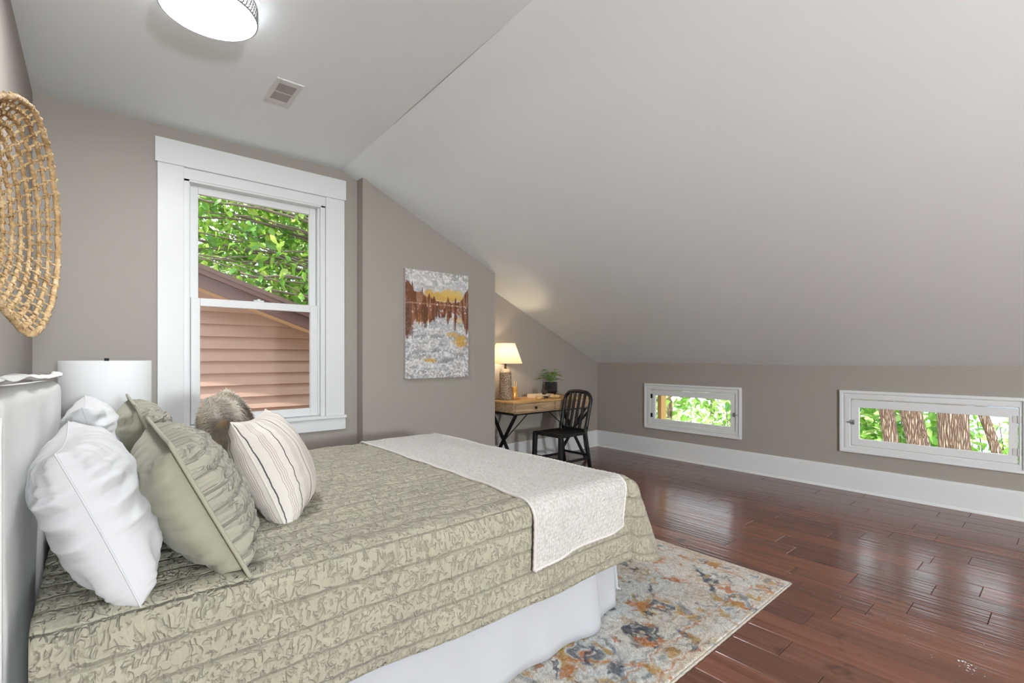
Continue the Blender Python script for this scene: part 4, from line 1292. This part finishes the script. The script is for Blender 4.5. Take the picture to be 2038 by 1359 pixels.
def lump(c, sx, sy, sz, seed, label):
    m = MB(); n = 14; prof = []
    rows = []
    for i in range(n + 1):
        ph = pi * i / n; row = []
        for j in range(21):
            th = 2 * pi * j / 20
            d = Vector((sin(ph) * cos(th), sin(ph) * sin(th), cos(ph)))
            r = 1 + .45 * noise.noise(d * 1.9 + Vector((seed, 0, 0)))
            row.append((c[0] + sx * d.x * r, c[1] + sy * d.y * r, max(DT + .0005, c[2] + sz + sz * d.z * r)))
        rows.append(row)
    m.grid(rows); tag(build(m, 'driftwood_piece', CORAL, None, org=c, smooth=True), label, 'driftwood', 'driftwood pieces on the desk')
lump((3.83, 3.985, DT), .055, .035, .016, 1.3, 'pale driftwood piece at the left on the desk, before the book')
lump((4.06, 3.965, DT), .080, .035, .020, 5.1, 'longer pale driftwood piece at the right on the desk, before the book')
PTX, PTY = 4.30, 4.27
pot = tag(empty('potted_fern', (PTX, PTY, DT)), 'small green fern in a black faceted pot on the desk', 'plant')
pm = MB().lathe([(.0, .0), (.045, .0), (.078, .055), (.078, .165), (.070, .165), (.070, .14), (.0, .14)], (PTX, PTY, DT), 9)
build(pm, 'pot', M('glossy_black_pot', (.012, .012, .013, 1), .22).m, pot)
fern_leaf = leaf_mat('fern_fronds', (.06, .16, .03), (.18, .40, .06), (.36, .58, .12))
rr = random.Random(22)
for k in range(13):
    az = 2 * pi * k / 13 + rr.uniform(-.2, .2); Lf = rr.uniform(.14, .20); rise = rr.uniform(.07, .17)
    if k in (6, 7): Lf = .235; rise = .07
    if k in (0,): Lf = .22; rise = .05
    fm = MB(); pts = []
    for i in range(11):
        t = i / 10; pts.append(Vector((PTX + cos(az) * Lf * t * (.5 + .5 * t), PTY + sin(az) * Lf * t * (.5 + .5 * t) * .62, DT + .145 + rise * sin(t * 2.3) * 1.1)))
    fm.tube(pts, [.0022 * (1 - .7 * i / 10) for i in range(11)], 5)
    sd = Vector((-sin(az), cos(az), 0))
    for i in range(2, 11):
        for s in (-1, 1):
            b = pts[i]; ll = .046 * (1 - ((i - 5) / 7.5) ** 2) + .008; dirv = (sd * s + Vector((cos(az), sin(az), 0)) * .5 + Vector((0, 0, rr.uniform(-.1, .35)))).normalized()
            w = Vector((cos(az), sin(az), .15)) * .013
            fm.add([b - w * .4, b + dirv * ll * .5 + w, b + dirv * ll, b + dirv * ll * .5 - w], [(0, 1, 2, 3)])
    build(fm, 'frond', fern_leaf, pot)

# =================================================================== CHAIR
ch = tag(empty('side_chair', (3.765, 3.60, 0), 0.0), 'black metal side chair with vertical slat back in front of the desk', 'chair')
# local: faces -x, width along y
SZ = .455
sm = MB(); rows = []
for i in range(17):
    x = -.205 + .40 * i / 16; row = []
    for j in range(17):
        y = -.205 + .41 * j / 16; wd = 1 - .06 * (i / 16)
        dish = -.014 * (1 - ((i - 8.5) / 8.5) ** 2) * (1 - ((j - 8) / 8) ** 4) + .008 * (1 - abs(j - 8) / 8) * (i < 5) * (5 - i) / 5
        row.append((x, y * wd, SZ + dish))
    rows.append(row)
sm.grid(rows); sm.grid([[(p[0], p[1], SZ - .03) for p in r[::-1]] for r in rows])
n17 = 17
ring = [rows[i][0] for i in range(17)] + [rows[16][j] for j in range(1, 17)] + [rows[15 - i][16] for i in range(16)] + [rows[0][15 - j] for j in range(15)]
k = len(ring); sm.add([tuple(p) for p in ring] + [(p[0], p[1], SZ - .03) for p in ring], [(i, (i + 1) % k, k + (i + 1) % k, k + i) for i in range(k)])
fixn(build(sm, 'seat', BLACK, ch, local=True))
for s in (-1, 1):
    build(MB().bar((-.19, s * .188, SZ - .01), (-.205, s * .195, 0), .042, .042, (1, 0, 0)), 'leg', BLACK, ch, local=True, bevel=.005)
    # rear leg runs up into the back post
    build(MB().tube([(.275, s * .185, 0), (.235, s * .182, .22), (.195, s * .18, SZ - .02), (.20, s * .18, SZ + .06)], .020, 10), 'leg', BLACK, ch, local=True, smooth=True)
    build(MB().tube([(.185, s * .165, SZ - .03), (.20, s * .172, .30), (.248, s * .178, .16)], .011, 8), 'knee_brace', BLACK, ch, local=True, smooth=True)
    build(MB().bar((-.198, s * .192, .17), (.245, s * .183, .17), .016, .026), 'stretcher', BLACK, ch, local=True, bevel=.003)
build(MB().bar((-.198, -.19, .20), (-.198, .19, .20), .016, .024), 'stretcher', BLACK, ch, local=True, bevel=.003)
build(MB().bar((.236, -.182, .20), (.236, .182, .20), .016, .024), 'stretcher', BLACK, ch, local=True, bevel=.003)
def bp(y, z):      # back plane leans away from the seat
    t = (z - SZ) / .42
    return (.20 + .085 * t + .015 * t * t - .018 * (1 - (y / .19) ** 2), y, z)
ztop = .880
hoop = []
for i in range(7): hoop.append((-.180 - .008 * i / 6, SZ + .02 + (ztop - .115 - SZ - .02) * i / 6))
for i in range(1, 9):
    a = pi / 2 * i / 8; hoop.append((-.188 + .10 * (1 - cos(a)), ztop - .115 + .10 * sin(a)))
hoop.append((-.04, ztop - .010)); hoop.append((0, ztop - .008))
hoop += [(-y, z) for y, z in hoop[:-1][::-1]]
build(MB().tube([bp(*p) for p in hoop], .0205, 10), 'back_hoop', BLACK, ch, local=True, smooth=True)
for y in (-.105, -.036, .036, .105):
    build(MB().bar(bp(y * .9, SZ + .02), bp(y, ztop - .02), .026, .024, (0, 1, 0)), 'back_slat', BLACK, ch, local=True, bevel=.003)
for s in (-1, 1):
    build(MB().bar(bp(s * .015, SZ + .02), bp(s * .178, SZ + .21), .024, .020, (1, 0, 0)), 'back_brace', BLACK, ch, local=True, bevel=.003)
build(MB().bar((.20, -.175, SZ + .012), (.20, .175, SZ + .012), .02, .03), 'back_rail', BLACK, ch, local=True, bevel=.003)

# =================================================================== floor litter
lt = MB(); rr = random.Random(9)
def chip(x, y, s):
    a = [rr.uniform(0, 6.28) for _ in range(5)]; a.sort()
    h = s * .4
    v = [(x + s * cos(q), y + s * sin(q), .0004) for q in a] + [(x + s * .6 * cos(q), y + s * .6 * sin(q), h) for q in a]
    lt.add(v, [tuple(range(5))[::-1], tuple(range(5, 10))] + [(i, (i + 1) % 5, 5 + (i + 1) % 5, 5 + i) for i in range(5)])
for px, py, s, sp, nn in ((1932, 1331, .006, .03, 16), (1915, 1315, .007, .012, 4), (1578, 955, .012, .04, 8), (1305, 907, .008, .02, 4), (1345, 912, .008, .02, 4), (1860, 1290, .002, .2, 12), (1600, 1130, .0025, .4, 16)):
    x, y, _ = onZ(px, py, 0)
    for _ in range(nn): chip(x + rr.gauss(0, sp), y + rr.gauss(0, sp * .6), s * rr.uniform(.3, 1.0))
o = build(lt, 'plaster_crumbs', TRIM, None, org=(3.0, .5, 0), kind='stuff')
tag(o, 'white plaster crumbs scattered on the wooden floor', 'debris')

# =================================================================== OUTSIDE
GZ = -3.2
gm = M('dry_leaf_ground', (.42, .40, .25, 1), 1.0)
gv = gm.coord(); gm.s('Base Color', gm.ramp(gm.noise(gv, 1.4, 5, .7), [(.30, (.28, .32, .12)), (.48, (.66, .60, .48)), (.7, (.80, .76, .68))]))
struct(build(MB().box(-40, 60, -40, 60, GZ - .3, GZ), 'ground', gm.m))

# neighbour's house seen through the main window
SY = 6.30
nb = tag(empty('neighbour_house', (2.6, SY, GZ)), 'pink-beige sided gable of the house next door with brown roof edge', 'house')
def siding_mat():
    m = M('pink_beige_siding', (.50, .34, .28, 1), .55)
    v = m.coord('Object', (1, 1, 14)); n = m.noise(v, 3, 4)
    m.s('Base Color', m.mix(n, (.40, .25, .20, 1), (.46, .305, .25, 1)))
    m.bump(m.noise(m.coord('Object', (2, 2, 60)), 4, 3), .1, .004); return m.m
SID = siding_mat()
BROWN = M('brown_aluminium_trim', (.115, .058, .050, 1), .45).m
# rake line on the gable plane, from the photo
ra = onY(400.5, 536, SY - .28); rb_ = onY(564, 603, SY - .28)
rs = (rb_[2] - ra[2]) / (rb_[0] - ra[0])
def rake(x): return ra[2] + (x - ra[0]) * rs
row_h = 0.138
zrow0 = onY(500, 812, SY)[2] % row_h
nrows = int((rake(0.2) - GZ) / row_h) + 1
build(MB().prism([(-1.6, GZ), (5.0, GZ), (5.0, rake(5.0) - .02), (-1.6, rake(-1.6) - .02)], 'y', SY + .02, SY + 1.0), 'wall', SID, nb)
for k in range(-int(-GZ / row_h), nrows + 12):
    z = zrow0 + k * row_h
    if z < -1.2: continue
    xe = min(5.0, ra[0] + (z - ra[2]) / rs)          # row ends under the rake
    xt = min(5.0, ra[0] + (z + row_h - ra[2]) / rs)
    if xe < -1.5: break
    if xt < -1.6: xt = -1.6
    m = MB()
    m.add([(-1.6, SY - .040, z), (xe, SY - .040, z), (xt, SY + .004, z + row_h + .004), (-1.6, SY + .004, z + row_h + .004),
           (-1.6, SY + .02, z), (xe, SY + .02, z), (xt, SY + .02, z + row_h + .004), (-1.6, SY + .02, z + row_h + .004)],
          [(0, 1, 2, 3), (7, 6, 5, 4), (0, 4, 5, 1), (1, 5, 6, 2), (2, 6, 7, 3), (3, 7, 4, 0)])
    build(m, 'siding_board', SID, nb)
fa = MB(); th = .20
P0, P1 = -1.8, 5.3
fa.prism([(P0, rake(P0) - th), (P1, rake(P1) - th), (P1, rake(P1)), (P0, rake(P0))], 'y', SY - .30, SY - .275)
fao = fixn(build(fa, 'rake_board', BROWN, nb))
fixn(build(MB().prism([(P0, rake(P0) - .055), (P1, rake(P1) - .055), (P1, rake(P1) + .015), (P0, rake(P0) + .015)], 'y', SY - .325, SY - .295), 'drip_edge', BROWN, fao))
build(MB().box(1.0, 1.01, SY - .303, SY - .30, rake(1.0) - th, rake(1.0) - .06), 'joint_strip', BROWN, fao)
fixn(build(MB().prism([(P0, rake(P0) - th), (P1, rake(P1) - th), (P1, rake(P1) - th + .02), (P0, rake(P0) - th + .02)], 'y', SY - .29, SY + .03), 'soffit', M('soffit_tan', (.42, .26, .15, 1), .6).m, nb))
fixn(build(MB().prism([(P0, rake(P0)), (P1, rake(P1)), (P1, rake(P1) + .05), (P0, rake(P0) + .05)], 'y', SY - .33, SY + 1.1), 'roof', M('brown_shingle', (.14, .09, .075, 1), .9).m, nb))

def leaves(rng, n, box, size, droop=.4):
    """leaf blades as small folded diamonds; arrays of verts and faces"""
    (x0, x1), (y0, y1), (z0, z1) = box
    c = np.stack([rng.uniform(x0, x1, n), rng.uniform(y0, y1, n), rng.uniform(z0, z1, n)], 1)
    return leaf_at(rng, c, size, droop)
def leaf_at(rng, c, size, droop=.4):
    n = len(c)
    d = rng.normal(0, 1, (n, 3)); d[:, 2] -= droop; d /= np.linalg.norm(d, axis=1)[:, None]
    a = rng.normal(0, 1, (n, 3)); a[:, 2] += .6
    w = np.cross(d, a); w /= np.linalg.norm(w, axis=1)[:, None]
    nn = np.cross(w, d)
    s = rng.uniform(size[0], size[1], n)[:, None]
    p = [c, c + d * s * .35 + w * s * .34 - nn * s * .05, c + d * s * .75 + w * s * .22 - nn * s * .06, c + d * s * 1.1 - nn * s * .10,
         c + d * s * .75 - w * s * .22 - nn * s * .06, c + d * s * .35 - w * s * .34 - nn * s * .05, c + d * s * .5 + nn * s * .05]
    V = np.stack(p, 1).reshape(-1, 3)
    b = (np.arange(n) * 7)[:, None]
    Fc = np.concatenate([b + np.array([[0, 1, 6]]), b + np.array([[1, 2, 6]]), b + np.array([[2, 3, 6]]), b + np.array([[3, 4, 6]]), b + np.array([[4, 5, 6]]), b + np.array([[5, 0, 6]])], 0)
    return V, Fc.tolist()
def trunk_path(base, top, bend, n=26, seed=0):
    a, b = Vector(base), Vector(top); pts = []
    for i in range(n):
        t = i / (n - 1); p = a.lerp(b, t)
        p += Vector((noise.noise((t * 2.2, seed, 1)), noise.noise((t * 2.2, seed, 5)), 0)) * bend
        pts.append(p)
    return pts
def trunk_mesh(pts, r0, r1, seg=28, seed=0):
    m = MB(); n = len(pts); rows = []
    for i, p in enumerate(pts):
        t = i / (n - 1); r = r0 + (r1 - r0) * t; row = []
        for k in range(seg + 1):
            a = 2 * pi * (k % seg) / seg
            rr_ = r * (1 + .10 * noise.noise((cos(a) * 1.5, sin(a) * 1.5, p.z * 1.2 + seed)) + .05 * noise.noise((cos(a) * 9, sin(a) * 9, p.z * 1.0 + seed)))
            row.append((p.x + rr_ * cos(a), p.y + rr_ * sin(a), p.z))
        rows.append(row)
    m.grid(rows); return m

# tree beyond the neighbour's roof: trunk, long branches, leaves
def big_tree():
    rng = np.random.default_rng(4); rr = random.Random(44)
    base = (5.6, 9.2, GZ)
    t = tag(empty('leafy_tree', base), 'bright green leafy tree with many thin branches over the brown roof', 'tree')
    build(trunk_mesh(trunk_path(base, (5.0, 9.2, 6.5), .3, 20, 3), .24, .10, 20, 3), 'trunk', BARK, t, smooth=True)
    GREY = M('grey_twig', (.22, .17, .14, 1), .9).m
    tips = []
    for k in range(60):
        z = rr.uniform(1.4, 5.0); y = rr.uniform(7.3, 8.8)
        a = Vector((5.1, 9.2, z - rr.uniform(-.3, .5))); L = rr.uniform(3.2, 6.2)
        pts = []
        for i in range(16):
            q = i / 15
            pts.append(Vector((a.x - L * q, a.y + (y - 9.2) * q + .25 * noise.noise((q * 3, k, 1)), a.z + rr.uniform(-.02, .02) + (z - a.z) * q + .35 * noise.noise((q * 2.4, k, 7)) - .25 * q * q * (k % 3 - 1))))
        r0 = rr.uniform(.010, .042)
        build(MB().tube(pts, [r0 * (1 - .75 * i / 15) + .003 for i in range(16)], 6), 'branch', GREY, t, smooth=True)
        tips += pts[3:]
    tips = np.array([p[:] for p in tips])
    n = 6000
    c = tips[rng.integers(0, len(tips), n)] + rng.normal(0, 1, (n, 3)) * np.array([.32, .45, .28]) + np.array([0, .35, 0])
    far = np.stack([rng.uniform(-2.0, 5.8, 19000), rng.uniform(9.8, 12.8, 19000), rng.uniform(.6, 6.0, 19000)], 1)
    V, Fc = leaf_at(rng, np.concatenate([c, far]), (.09, .17), .5)
    build((V, Fc), 'foliage', LEAF, t, kind='stuff')
big_tree()

# trunks and undergrowth beyond the knee wall
def tree_at(px_top, py_top, px_bot, py_bot, X, width_px, label, seed, r_k=1.0, lean=True):
    a = Vector(onX(px_bot, py_bot, X)); b = Vector(onX(px_top, py_top, X))
    d = (b - a); d = d / max(.05, d.z)
    base = a + d * (GZ - a.z) * .35; base.z = GZ
    top = b + d * (6.5 - b.z) * .45; top.z = 6.5
    dep = X * S_ + a.y * C_
    r = width_px / F * dep / 2
    t = tag(empty('tree', base), label, 'tree', 'trees beyond the knee wall windows')
    n = 30; pts = []
    for i in range(n):
        z = GZ + (6.5 - GZ) * i / (n - 1)
        if z < a.z: p = base.lerp(a, (z - GZ) / (a.z - GZ))
        elif z < b.z: p = a.lerp(b, (z - a.z) / (b.z - a.z))
        else: p = b.lerp(top, (z - b.z) / (6.5 - b.z))
        pts.append(Vector((p.x, p.y, z)))
    build(trunk_mesh(pts, r * 1.12, r * .75, 28, seed), 'trunk', BARK, t, smooth=True)
    rng = np.random.default_rng(seed + 60)
    V, Fc = leaves(rng, 350, ((top.x - .6, top.x + .6), (top.y - .6, top.y + .6), (5.0, 7.4)), (.10, .18))
    build((V, Fc), 'foliage', LEAF, t, kind='stuff')
tree_at(1763, 812, 1774, 878, 8.3, 25, 'slender tree with pinkish bark, leftmost trunk in the wide low window', 2)
tree_at(1810, 815, 1828, 882, 7.9, 36, 'knotted leaning tree, second trunk from the left in the wide low window', 5)
tree_at(1896, 818, 1900, 889, 7.6, 48, 'thickest furrowed tree trunk in the middle of the wide low window', 8)
tree_at(1955, 824, 1985, 895, 9.6, 17, 'thin dark leaning tree at the right end of the wide low window', 11)
tree_at(1334, 790, 1332, 832, 9.0, 9, 'thin grey tree at the left in the smaller low window', 14)
rng = np.random.default_rng(9)
names = ['tall shrub with broad light green leaves outside the smaller low window', 'pale variegated shrub filling the right of the smaller low window',
         'leafy shrub between the slender trunks in the wide low window', 'bluish green shrub right of the thickest trunk in the wide low window', 'sunlit hedge far behind the tree trunks']
boxes = [((8.6, 10.6), (5.0, 8.4), (GZ, 1.6), 1700, (.12, .22)), ((8.8, 10.8), (2.6, 5.0), (GZ, 1.1), 1500, (.10, .18)),
         ((9.4, 11.2), (1.1, 2.6), (GZ, 1.3), 2000, (.12, .21)), ((10.2, 12.0), (-1.6, 1.1), (GZ, .2), 2000, (.10, .18)), ((14.0, 16.5), (-5, 12), (GZ, -.3), 4500, (.14, .26))]
for nm, (bx, by, bzz, nn, sz) in zip(names, boxes):
    base = ((bx[0] + bx[1]) / 2, (by[0] + by[1]) / 2, GZ)
    t = tag(empty('shrub', base), nm, 'shrub', 'shrubs beyond the knee wall')
    st = MB(); rr = random.Random(hash(nm) % 1000)
    rr = random.Random(len(nm))
    for k in range(8):
        ex = rr.uniform(*bx); ey = rr.uniform(*by)
        st.tube([(base[0] + (ex - base[0]) * .3, base[1] + (ey - base[1]) * .5, GZ), (ex, ey, (GZ + bzz[1]) / 2), (ex + rr.uniform(-.3, .3), ey + rr.uniform(-.3, .3), bzz[1])], [.02, .014, .005], 6)
    build(st, 'stems', BARK, t)
    V, Fc = leaves(rng, nn, (bx, by, (max(GZ, bzz[1] - 3.2), bzz[1])), sz, .2)
    build((V, Fc), 'foliage', LEAF2, t, kind='stuff')
# garage with a pale blue-grey roof, far off
gr = tag(empty('garage', (19.0, 1.0, GZ)), 'distant garage with pale blue roof behind the trees', 'building')
build(MB().box(17.5, 21.0, -1.4, 3.3, GZ, -1.3), 'wall', M('garage_white', (.7, .72, .75, 1), .8).m, gr)
fixn(build(MB().prism([(17.2, -1.35), (21.3, -1.35), (19.25, .45)], 'y', -1.6, 3.5), 'roof', M('blue_grey_roof', (.30, .42, .62, 1), .6).m, gr))
build(MB().box(17.47, 17.5, -.4, 2.2, GZ + .02, -1.7), 'garage_door', M('garage_door_grey', (.55, .56, .58, 1), .7).m, gr)
